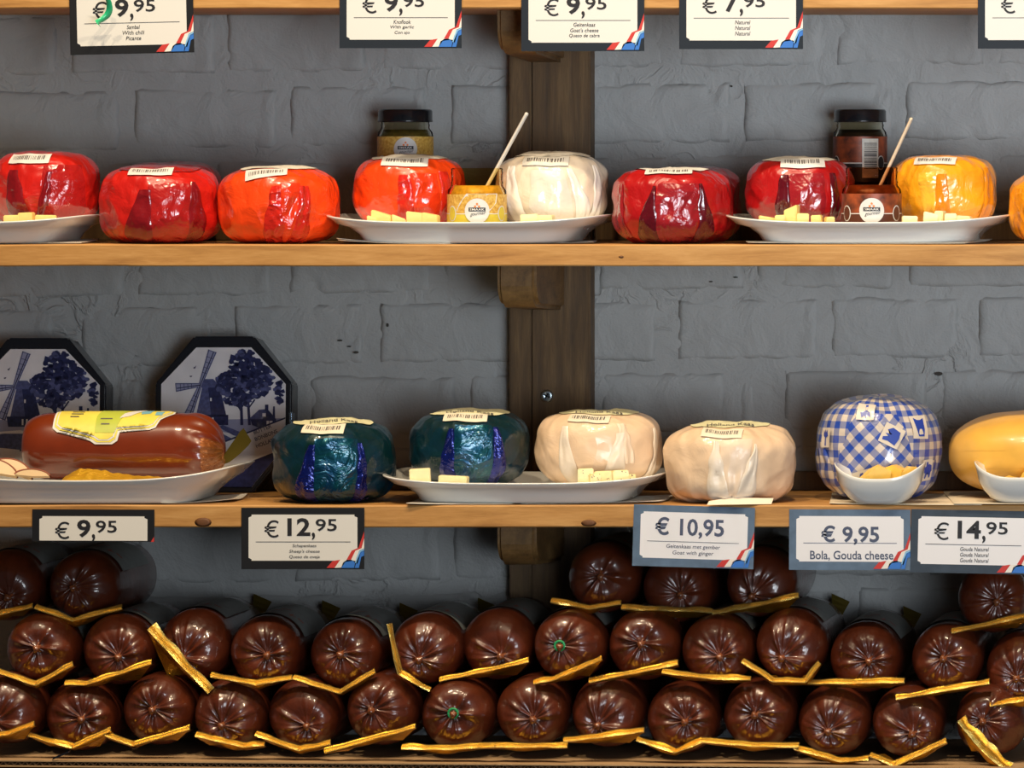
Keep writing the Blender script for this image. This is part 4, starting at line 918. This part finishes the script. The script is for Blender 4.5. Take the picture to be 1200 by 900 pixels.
    for _ in range(26): clump(14+rr.random()*18, 92+rr.random()*9, 1.8, 'delft_mid', 3)
    add('delft_dark', [(44, 37), (46, 36), (48, 34), (46.5, 38)], 3); add('delft_dark', [(40, 47), (42, 46), (43.5, 46.5), (42, 48)], 3); add('delft_dark', [(130, 52), (132.5, 51), (133, 50), (132, 53)], 9)
    # banner across the lower right corner
    def clip(poly):        # Sutherland-Hodgman against the enamel field
        n = len(fld)
        for i in range(n):
            a, b_ = fld[i], fld[(i+1) % n]; out = []
            for j in range(len(poly)):
                p, q = poly[j], poly[(j+1) % len(poly)]
                sp_ = (b_[0]-a[0])*(p[1]-a[1])-(b_[1]-a[1])*(p[0]-a[0]); sq = (b_[0]-a[0])*(q[1]-a[1])-(b_[1]-a[1])*(q[0]-a[0])
                if sp_ <= 0: out.append(p)
                if (sp_ < 0) != (sq < 0) and sp_ != sq:
                    t = sp_/(sp_-sq); out.append((p[0]+(q[0]-p[0])*t, p[1]+(q[1]-p[1])*t))
            poly = out
            if not poly: break
        return poly
    for (m, poly, lay) in (('delft_dark', [(60, 131), (160, 92), (160, 94), (60, 133)], 9), ('delft_white', [(60, 133), (160, 94), (160, 128), (60, 167)], 9), ('delft_dark', [(60, 167), (160, 128), (160, 200), (60, 200)], 9)):
        c_ = clip(poly)
        if len(c_) > 2: add(m, c_, lay)
    for m, lst in jobs.items():
        bm = bmesh.new()
        for pts, lay in lst:
            me = pic(pts, m, lay); bm.from_mesh(me); bpy.data.meshes.remove(me)
        me = bpy.data.meshes.new('printed_picture'); bm.to_mesh(me); bm.free(); me.materials.append(M[m])
        put(bpy.data.objects.new('printed_picture', me), root)
    for i, (tx, wd) in enumerate((('BUTTER', 22), ('BONBONS', 28), ('HOLLAND', 27))):
        pv, pf = text_fit(tx, 0, wd, 0, 4.6, bold=.008); a = math.atan2(39, 100); ox, oy = 117+i*1.5, 115+i*8.0
        vs = [((ox+x*math.cos(a)-y*-math.sin(a)*-1-80)*k, -.0002-11*.00012, Hh-(oy-x*math.sin(a)-y*math.cos(a))*k) for x, y in pv]
        mesh('printed_text', vs, pf, M['delft_dark'], root, False)
tin(181, 341, 394, .192, 'black octagonal tin with blue windmill picture, right one, beside the teal cheese')
tin(-37, 123, 396, .192, 'black octagonal tin with blue windmill picture cut by the left edge')

# ================================================================== PRICE TAGS
def tag(x0, x1, ytop, ybot, label, frame, paper, ink, price, lines, ang=0.0, style='a', Hfull=76.0, Y=-.0014, cut=None, lean=0.0):
    Wp = 144.0; k = (x1-x0)/Wp*f_at(Y)
    top = P((x0+x1)/2, ytop, Y)
    root = empty('price_tag', top, label, 'price tag', 'shelf price tags'); root.rotation_euler = (lean, ang, 0)
    Hh = (ybot-ytop) if cut else Hfull
    X = lambda x: (x-72)*k
    Z = lambda y: -y*k                       # y measured down from the top of the card
    def flat(name, polys, m, lay, parent):
        vs, fs = [], []
        for pts in polys:
            b = len(vs); vs += [(X(x), -.0006-lay*.00012, Z(y)) for x, y in pts]; fs.append(tuple(range(b, b+len(pts))))
        bm = bmesh.new(); vv = [bm.verts.new(v) for v in vs]
        for q in fs: bm.faces.new([vv[i] for i in q])
        bm.normal_update()
        for fc in bm.faces:
            if fc.normal.y > 0: fc.normal_flip()
        bmesh.ops.triangulate(bm, faces=bm.faces[:])
        me = bpy.data.meshes.new(name); bm.to_mesh(me); bm.free(); me.materials.append(M[m])
        return put(bpy.data.objects.new(name, me), parent)
    card = bm_obj('card', box_bm(X(0), X(144), -.0006, .0003, Z(Hh), 0), M[frame], root)
    n = 3.5; px0, px1, py0, py1 = 8.5, 136, 8, Hfull-10
    if cut: py1 = Hh-1.2
    panel = [(px0+n, py0), (px1-n, py0), (px1-n, py0+n*.55), (px1, py0+n), (px1, py1-n), (px1-n, py1-n*.45), (px1-n, py1), (px0+n, py1), (px0+n, py1-n*.45), (px0, py1-n), (px0, py0+n), (px0+n, py0+n*.55)]
    if cut: panel = [(px0+n, py0), (px1-n, py0), (px1-n, py0+n*.55), (px1, py0+n), (px1, py1), (px0, py1), (px0, py0+n), (px0+n, py0+n*.55)]
    flat('panel', [panel], paper, 1, card)
    def txt(t, a, b_, ya, yb, bold=0.0, shear=0.0, name='printed_text'):
        pv, pf = text_fit(t, a, b_, -yb, -ya, shear, bold)
        mesh(name, [(X(x), -.0006-.00036, y*k) for x, y in pv], pf, M[ink], card, False)
    if style == 'a':
        whole, cents = price.split(',')
        txt('€', 27, 44, 14.5, 35, .0, name='printed_price')
        w0 = 53 if len(whole) == 1 else 54
        wx = w0+(16 if len(whole) == 1 else 27)
        txt(whole, w0, wx, 12, 33, .028, name='printed_price'); txt(',', wx+1.5, wx+5.5, 29, 38, .02, name='printed_price'); txt(cents, wx+6, wx+31, 13, 27.5, .014, name='printed_price')
        if not cut: flat('printed_rule', [[(17, 39.6), (128, 39.6), (128, 40.2), (17, 40.2)]], ink, 3, card)
        if not cut:
            for i, l in enumerate(lines):
                wd = len(l)*2.55; txt(l, 74-wd/2, 74+wd/2, 42.6+i*6.5, 47.2+i*6.5, .006, .18)
    elif style == 'b':
        txt('€ '+price, 26, 108, 14, 39, .022, name='printed_price'); flat('printed_rule', [[(17, 42.6), (126, 42.6), (126, 43.2), (17, 43.2)]], ink, 3, card)
        for i, l in enumerate(lines): wd = len(l)*3.05; txt(l, 72-wd/2, 72+wd/2, 46+i*7.5, 52+i*7.5, .006, .12)
    else:
        txt('€ '+price, 38, 107, 19, 42, .022, name='printed_price'); flat('printed_rule', [[(17, 39.6), (128, 39.6), (128, 40.2), (17, 40.2)]], ink, 3, card)
        for i, l in enumerate(lines): txt(l, 25, 124, 49, 61, .012)
    if not cut:
        bt = lambda pts: [((cx-405)/5.0, Hfull-(312-cy)/5.0) for cx, cy in pts]
        rib = mesh_ = None
        g = [('r_red', [(905, 304), (940, 264), (985, 256), (952, 304)]), ('r_white', [(950, 304), (985, 256), (1022, 258), (992, 302)]), ('r_blue', [(990, 304), (1002, 272), (1022, 258), (1050, 256), (1072, 274), (1066, 304)]), ('r_light', [(1005, 270), (1022, 258), (1050, 256), (1060, 262), (1035, 266)]),
             ('r_red', [(1022, 256), (1052, 203), (1092, 186), (1125, 90), (1125, 128), (1110, 186), (1074, 203), (1048, 256)]), ('r_white', [(1046, 257), (1074, 203), (1110, 188), (1125, 130), (1125, 190), (1096, 202), (1074, 264)]), ('r_light', [(1072, 274), (1080, 245), (1096, 204), (1125, 192), (1125, 203), (1104, 212), (1086, 280)]), ('r_blue', [(1070, 304), (1082, 262), (1104, 210), (1125, 200), (1125, 232), (1108, 240), (1094, 304)])]
        for (m, pts) in g: flat('printed_ribbon', [bt(pts)], m, 4, card)
    else: flat('printed_ribbon', [[(140, Hh), (144, Hh-6), (144, Hh)]], 'r_red', 4, card)
    return root
tag(81, 226, -13.5, 62, 'black price tag reading 9,95 Sambal With chili, leftmost at the top', 'tag_black', 'white', 'ink', '9,95', ['Sambal', 'With chili', 'Picante'], ang=-.022)
tag(398, 541, -19, 57, 'navy price tag reading 9,95 Knoflook With garlic at the top', 'tag_navy', 'white', 'ink', '9,95', ['Knoflook', 'With garlic', 'Con ajo'])
tag(611, 755, -16, 60, "navy price tag reading 9,95 Geitenkaas Goat's cheese, before the top bracket", 'tag_navy', 'white', 'ink', '9,95', ['Geitenkaas', "Goat's cheese", 'Queso de cabra'])
tag(796, 941, -19, 57, 'navy price tag reading 7,95 Naturel at the top', 'tag_navy', 'white', 'ink', '7,95', ['Naturel', 'Natural', 'Natural'])
tag(1146, 1290, -19, 57, 'navy price tag at the top cut by the right edge', 'tag_navy', 'white', 'ink', '7,95', ['Naturel', 'Natural', 'Natural'])
tag(38, 181, 597, 635, 'short black price tag reading only 9,95 below the long brown log', 'tag_black', 'white', 'ink', '9,95', [], cut=True, ang=.003)
tag(283, 427, 595, 667, "black price tag reading 12,95 Schapenkaas Sheep's cheese", 'tag_black', 'white', 'ink', '12,95', ['Schapenkaas', "Sheep's cheese", 'Queso de oveja'], Hfull=72)
tag(743, 885, 593, 667, 'price tag with painted cool glare reading 10,95 Goat with ginger', 'tag_glare', 'white_cool', 'ink_glare', '10,95', ['Geitenkaas met gember', 'Goat with ginger'], ang=.030, style='b', Hfull=73)
tag(925, 1067, 597, 669, 'price tag with painted cool glare reading 9,95 Bola, Gouda cheese', 'tag_glare', 'white_cool', 'ink_glare', '9,95', ['Bola, Gouda cheese'], style='c', ang=.004, Hfull=72)
tag(1068, 1214, 598, 671, 'dark price tag with faint painted glare reading 14,95 Gouda Naturel at the right edge', 'tag_dark_glare', 'white_cool', 'ink', '14,95', ['Gouda Naturel', 'Gouda Natural', 'Gouda Natural'], ang=.020, Hfull=73)
# curled green ribbon before the leftmost tag
def green_curl():
    pts = [(116, -12, -.030), (125, -4, -.024), (128.5, 8, -.018), (126, 17, -.016), (119, 23, -.018), (114, 26, -.022), (116, 30, -.026)]
    q = [P(*p) for p in pts]; vs = []; n = 40; m_ = len(q)-1
    for i in range(n):
        s_ = i/(n-1)*m_; j = min(int(s_), m_-1); t = s_-j
        p0, p1, p2, p3 = q[max(j-1, 0)], q[j], q[j+1], q[min(j+2, m_)]
        p = .5*((2*p1)+(-p0+p2)*t+(2*p0-5*p1+4*p2-p3)*t*t+(-p0+3*p1-3*p2+p3)*t**3)
        wv = .0028*(1 if i < n-6 else .8); tw = i/(n-1)*1.2
        vs += [p+Vector((-wv*math.cos(tw), -wv*math.sin(tw), wv*.5)), p+Vector((wv*math.cos(tw), wv*math.sin(tw), -wv*.5))]
    o = mesh('curling_ribbon', vs, grid_faces(2, n), M['green_ribbon'], None, True, label='curled green ribbon hanging before the leftmost top price tag', cat='ribbon')
    md = o.modifiers.new('thickness', 'SOLIDIFY'); md.thickness = .0003
green_curl()

# ================================================================== SMOKED CHEESE LOGS
LR, LL = .0340, .185
def log_body(seed, m):
    n = 72; r = LR; sd = seed*3.1; rr = random.Random(seed)
    prof = [(-.0030, .0022), (-.0018, .0050), (-.0022, .0085), (-.0034, .0125), (-.0035, .0165), (-.0020, .0205), (.0010, .0245), (.0052, .0282), (.0105, .0312), (.0170, .0334), (.0250, r), (.05, r), (.09, r), (.13, r), (LL-.02, r), (LL-.008, r*.9), (LL, r*.6), (LL+.001, r*.2)]
    pl_ = [(rr.random()*2*PI, .6+rr.random(), .05+.10*rr.random()) for _ in range(26)]
    ox, oz = .007*math.sin(seed*2.4), -.004+.007*math.cos(seed*1.7)
    vs = []
    for (y, q) in prof:
        for i in range(n):
            t = 2*PI*i/n; k = 1-min(1, q/(r*.97)); amp = .0026*(k**.6)*min(1, q/.007)
            pleat = 0
            for (c, a, w_) in pl_:
                d = (t-c+PI) % (2*PI)-PI; pleat += a*math.exp(-(d/w_)**2)
            dy = amp*(pleat-1.0)*.8 if y < .03 else 0
            rad = q*(1+.022*nz(math.cos(t)*1.4+sd, math.sin(t)*1.4, y*9)) if y > .004 else q
            mv = (1-min(1, q/(r*.98)))**.8 if y < .03 else 0
            vs.append((rad*math.sin(t)+ox*mv, y-dy*.0+(-dy if y < .03 else 0)+(.0012*nz(math.cos(t)*2, sd, math.sin(t)*2) if y < .03 else 0), rad*math.cos(t)+oz*mv))
    k = len(vs); vs += [(ox, -.0022, oz), (0, LL+.001, 0)]; L = len(prof)
    fs = grid_faces(n, L, True)+[(k, (i+1) % n, i) for i in range(n)]+[(k+1, (L-1)*n+i, (L-1)*n+(i+1) % n) for i in range(n)]
    OFF[seed] = (ox*.95, oz*.95)
    me = bpy.data.meshes.new('casing'); me.from_pydata(vs, [], fs); me.materials.append(m); me.polygons.foreach_set('use_smooth', [True]*len(me.polygons)); me.update(); 
    bm = bmesh.new(); bm.from_mesh(me); bmesh.ops.recalc_face_normals(bm, faces=bm.faces); bm.to_mesh(me); bm.free()
    return me
OFF = {}
BODY = [log_body(s_, M['log']) for s_ in range(8)]
def knot_mesh():
    prof = [(0, -.0085), (.0022, -.0082), (.0036, -.0062), (.0032, -.0042), (.0024, -.0026), (.0040, -.0008), (.0062, .0014)]
    n = 14; vs = []
    for (r, y) in prof:
        for i in range(n):
            t = 2*PI*i/n; q = r*(1+.18*math.sin(t*3+y*400)); vs.append((q*math.sin(t), y, q*math.cos(t)-.0012*(1 if y < -.003 else 0)))
    me = bpy.data.meshes.new('knot'); me.from_pydata(vs, [], grid_faces(n, len(prof), True)); me.materials.append(M['log_end']); me.polygons.foreach_set('use_smooth', [True]*len(me.polygons)); me.update(); return me
KNOT = knot_mesh()
def tie_mesh():
    n, m_ = 18, 8; vs = []
    for i in range(n):
        t = 2*PI*i/n
        for j in range(m_):
            a = 2*PI*j/m_; q = .0044+.0012*math.cos(a); vs.append((q*math.sin(t), -.0045+.0012*math.sin(a), q*math.cos(t)))
    fs = [(i*m_+j, ((i+1) % n)*m_+j, ((i+1) % n)*m_+(j+1) % m_, i*m_+(j+1) % m_) for i in range(n) for j in range(m_)]
    me = bpy.data.meshes.new('tie'); me.from_pydata(vs, [], fs); me.materials.append(M['tie_green']); me.update(); return me
TIE = tie_mesh()
def label_mesh():
    vs = []; n, m_ = 16, 6
    for j in range(m_):
        for i in range(n):
            t = -.95+1.9*i/(n-1); y = .034+.105*j/(m_-1); q = LR+.0012+.0004*nz(t*3, y*40, 1); vs.append((q*math.sin(t), y, q*math.cos(t)))
    me = bpy.data.meshes.new('paper_label'); me.from_pydata(vs, [], [tuple(reversed(f)) for f in grid_faces(n, m_)]); me.materials.append(M['log_label']); me.polygons.foreach_set('use_smooth', [True]*len(me.polygons)); me.update(); return me
LABEL = label_mesh()
def mark_mesh():
    vs, fs = [], []
    for (t0, t1, y0, y1) in ((.15, .35, .050, .053), (.2, .26, .045, .058), (.4, .6, .054, .058), (-.3, -.1, .06, .064), (-.2, .05, .075, .079)):
        k = len(vs)
        for y in (y0, y1):
            for t in (t0, t1): vs.append(((LR+.0019)*math.sin(t), y, (LR+.0019)*math.cos(t)))
        fs.append((k, k+1, k+3, k+2))
    me = bpy.data.meshes.new('label_print'); me.from_pydata(vs, [], fs); me.materials.append(M['log_mark']); me.update(); return me
MARK = mark_mesh()
def back_tail_mesh():
    vs = []
    for j in range(5):
        v = j/4
        for sx in (-1, 1): vs.append((.022+sx*(.003+.006*v)+.004*v, LL-.004+.010*v, .012+.019*v-.004*sx))
    me = bpy.data.meshes.new('rear_tail'); me.from_pydata(vs, [], grid_faces(2, 5)); me.materials.append(M['olive_foil']); me.update(); return me
TAIL = back_tail_mesh()
def resample(pts, n):
    L = [0]
    for a, b in zip(pts, pts[1:]): L.append(L[-1]+math.hypot(b[0]-a[0], b[1]-a[1]))
    out = []
    for i in range(n):
        s_ = L[-1]*i/(n-1)
        for k in range(len(pts)-1):
            if s_ <= L[k+1]+1e-6:
                t = (s_-L[k])/max(L[k+1]-L[k], 1e-6); out.append((pts[k][0]+(pts[k+1][0]-pts[k][0])*t, pts[k][1]+(pts[k+1][1]-pts[k][1])*t)); break
    return out
def gold_tail(root, Yf, line, seed, wide=1.0, crimp=6.2):
    "flat foil tail leaving the knot, spreading to a pinked, crimped front edge along 'line' (photo px of the edge)"
    n = 44; Yt = Yf-.022; r0 = root.location
    pts = resample(line, n); f = f_at(Yt)
    edge = [P(x, y, Yt) for x, y in pts]
    edge = [p+Vector((0, .003*nz(i*.08, seed, 2), .0005*nz(i*.15, seed, 5))) for i, p in enumerate(edge)]
    mid = P(0, 0, 0); c = Vector((r0.x, Yf-.003, r0.z-.004))
    vs = []; rows = 6
    for j in range(rows):                      # sheet from under the log's end to the edge
        v = j/(rows-1)
        for i in range(n):
            u = i/(n-1); e = edge[i]; g = Vector((c.x+(e.x-c.x)*.6, Yf-.0035, min(e.z+.0005, r0.z-LR*.80)))
            p = g.lerp(e, v)
            vs.append(p+Vector((0, 0, .0009*nz(u*7+seed, v*4, 2)*(1-v)))-r0)
    sheet = mesh('gold_tail', vs, grid_faces(n, rows), M['gold'], root, True)
    # crimped band: zigzag ribs turned up at the front, and the folded underside below it
    vs = []; n2 = n*3; pe = []
    for i in range(n2):
        s_ = i/(n2-1)*(n-1); j = min(int(s_), n-2); pe.append(edge[j].lerp(edge[j+1], s_-j))
    for i, p in enumerate(pe):
        d = (pe[min(i+1, n2-1)]-pe[max(i-1, 0)]); d.y = 0; d.normalize(); up = Vector((-d.z, 0, d.x))
        if up.z < 0: up = -up
        zig = .0010*(1 if i % 2 else -1); ht = crimp*f*wide*(.85+.4*nz(i*.03, seed, 11))
        vs += [p+up*(-.0002)-r0, p+up*(ht*.5)+Vector((0, .0014+zig, 0))-r0, p+up*ht+Vector((0, .0044, zig*.6))-r0]
    mesh('crimped_edge', vs, [tuple(reversed(q)) for q in grid_faces(3, n2)], M['gold_crimp'], sheet, False)
    vs = []
    for i, p in enumerate(edge):
        u = i/(n-1); d = .0042*wide*(.4+.6*math.sin(PI*u))*(1+.9*nz(u*3, seed, 7)); vs += [p-r0, p+Vector((0, .003, -d*.7))-r0, p+Vector((0, .012, -d))-r0]
    mesh('folded_underside', vs, grid_faces(3, n), M['gold'], sheet, True)
def log(px, py, Yf, label, line, seed, tie=False, tail_back=True, paper=True, rowmat=0, scale=1.0, wide=1.0, yaw=0.0, crimp=6.2, dark=False):
    p = P(px, py, Yf)
    root = empty('smoked_cheese_log', p, label, 'cheese', 'smoked cheese logs piled in the bottom tray')
    rr = random.Random(seed)
    b = bpy.data.objects.new('casing', BODY[seed % len(BODY)]); put(b, root); b.scale = (scale, 1, scale)
    k = bpy.data.objects.new('knot', KNOT); put(k, root); k.rotation_euler = (0, rr.uniform(-.6, .6), 0); of = OFF[seed % len(BODY)]; k.location = (of[0], 0, of[1])
    if tie:
        t = put(bpy.data.objects.new('green_tie', TIE), root); t.location = k.location
    if paper:
        l = bpy.data.objects.new('paper_label', LABEL); put(l, root); l.rotation_euler = (0, rr.uniform(-.15, .45), 0); l.scale = (scale, 1, scale)
        put(bpy.data.objects.new('label_print', MARK), l)
    if tail_back:
        t = bpy.data.objects.new('rear_tail', TAIL); put(t, root)
    if line: gold_tail(root, Yf, line, seed*1.7, wide, crimp)
    return root
row1 = [(4, 832, [(-40, 868), (8, 862), (40, 850)]), (90, 840, [(33, 863), (85, 877), (130, 857)]), (181, 833, [(122, 862), (155, 875), (222, 855)]), (265, 839, [(228, 863), (285, 876), (310, 874)]), (352, 839, [(298, 862), (350, 880), (388, 872)]), (444, 833, [(380, 883), (487, 853)]), (532, 839, [(470, 878), (520, 879), (580, 876)]), (620, 836, [(560, 876), (665, 876)]), (709, 836, [(660, 870), (755, 858)]), (797, 843, [(745, 868), (790, 883), (824, 870)]), (887, 839, [(822, 870), (880, 875), (936, 876)]), (975, 846, [(930, 878), (985, 893), (1018, 891)]), (1062, 848, [(1018, 886), (1048, 899), (1110, 870)]), (1160, 846, [(1122, 846), (1150, 880), (1180, 905)])]
row2 = [(44, 762, [(-5, 788), (42, 804), (86, 780)]), (134, 763, [(75, 803), (100, 803), (178, 778)]), (224, 757, [(172, 738), (208, 776), (244, 813)]), (307, 765, [(246, 793), (300, 803), (342, 796)]), (401, 768, [(342, 796), (398, 813), (440, 788)]), (496, 762, [(453, 732), (466, 790), (503, 810)]), (580, 757, [(515, 799), (620, 776)]), (664, 758, [(625, 802), (650, 797), (706, 773)]), (752, 757, [(690, 800), (795, 779)]), (838, 763, [(775, 789), (835, 796), (880, 797)]), (925, 757, [(868, 776), (905, 799), (945, 800), (962, 778)]), (1012, 772, [(945, 802), (1060, 800)]), (1108, 773, [(1050, 820), (1160, 801)]), (1196, 784, [(1160, 828), (1240, 815)])]
row3 = [(3, 688, [(-40, 730), (38, 712)]), (94, 689, [(40, 713), (85, 728), (143, 714)]), (704, 678, [(645, 706), (690, 714), (728, 708)]), (792, 690, [(728, 714), (835, 718)]), (890, 684, [(835, 720), (880, 712), (936, 700)]), (1162, 702, [(1115, 742), (1210, 722)])]
feat1 = {0: ', cut by the left edge', 3: ' under the slanting gold bag flap', 6: ' with a green tie', 5: ' over a long slanting gold edge', 13: ' partly behind a wide gold flap'}
feat2 = {2: ' behind the big slanting gold flap', 5: ' with upright gold flap', 7: ' with a green tie', 13: ', cut by the right edge'}
for i, (x, y, ln) in enumerate(row1):
    log(x, y, .020+R_.uniform(-.004, .006), '%s smoked log from the left in the bottom row%s' % (ORD[i], feat1.get(i, '')), ln, 10+i, tie=(i == 6), tail_back=False, paper=False, wide=2.2 if i == 13 else 1.0, scale=1.0)
for i, (x, y, ln) in enumerate(row2):
    log(x, y, (.034 if i not in (2, 6) else .046)+R_.uniform(-.003, .005), '%s smoked log from the left in the middle row%s' % (ORD[i], feat2.get(i, '')), ln, 40+i, tie=(i == 7), wide=1.9 if i == 2 else 1.0, tail_back=i not in (0, 1, 7, 8, 9))
lab3 = ['shaded smoked cheese log on top of the pile, cut by the left edge', 'shaded smoked cheese log on top of the pile below the short 9,95 tag', 'shaded smoked cheese log on top of the pile before the wall post', 'shaded smoked cheese log on top of the pile below the 10,95 tag', 'shaded smoked cheese log on the pile between the 10,95 and 9,95 tags', 'smoked cheese log on top of the pile below the 14,95 tag']
for i, (x, y, ln) in enumerate(row3):
    log(x, y, .075 if i < 5 else .050, lab3[i], ln, 70+i, tail_back=i in (1, 4), paper=True)

# cardboard tray under the logs, with an open corrugated front edge, on a bottom board
def tray():
    z = P(0, 883.2, .03).z
    xa, xb = P(-260, 0).x, P(1450, 0).x; root = empty('cardboard_tray', (0, 0, z), 'flat brown corrugated cardboard tray under the smoked cheese logs', 'tray')
    sl = -.0105/((xb-xa)); yf = -.012
    def zz(x): return sl*(x-xa)
    def sheet(name, z0, z1, m):
        vs = []
        for (y, zo) in ((yf, z0), (yf, z1), (.245, z1), (.245, z0)):
            vs += [(xa, y, zo+zz(xa)), (xb, y, zo+zz(xb))]
        fs = [(0, 1, 3, 2), (2, 3, 5, 4), (4, 5, 7, 6), (6, 7, 1, 0), (0, 2, 4, 6), (1, 7, 5, 3)]
        mesh(name, vs, fs, m, root, False)
    sheet('top_liner', -.0012, 0, M['card']); sheet('bottom_liner', -.0062, -.0050, M['card'])
    n = 900; vs = []
    for i in range(n):
        x = xa+(xb-xa)*i/(n-1); zc = -.0031+.0017*math.sin(x*2*PI/.0068)+zz(x)
        vs += [(x, yf+.001, zc-.0003), (x, yf+.001, zc+.0003), (x, .2, zc+.0003), (x, .2, zc-.0003)]
    fs = []
    for i in range(n-1):
        for k in range(4): fs.append((i*4+k, i*4+(k+1) % 4, i*4+4+(k+1) % 4, i*4+4+k))
    mesh('fluting', vs, fs, M['flute'], root, True)
    # small torn flap with plastic strap end near the left
    p = P(66, 887, -.013)
    st = mesh('strapping_end', [(-.004, 0, -.003), (.012, -.001, .004), (.013, -.001, .006), (-.003, 0, -.0005), (-.004, .002, -.003), (.012, .002, .004), (.013, .002, .006), (-.003, .002, -.0005)], [(0, 1, 2, 3), (4, 7, 6, 5), (0, 4, 5, 1), (1, 5, 6, 2), (2, 6, 7, 3), (3, 7, 4, 0)], M['tin'], root, False, loc=p-Vector((0, 0, z)))
    x0, x1 = P(-420, 0).x, P(1620, 0).x
    b = empty('wooden_shelf', (0, 0, z-.040), 'bottom board under the cardboard tray, below the picture edge', 'shelf', 'wall shelves')
    bm_obj('board', box_bm(x0, x1, 0, .2485, 0, .0225, .001), M['shelf'], b)
tray()
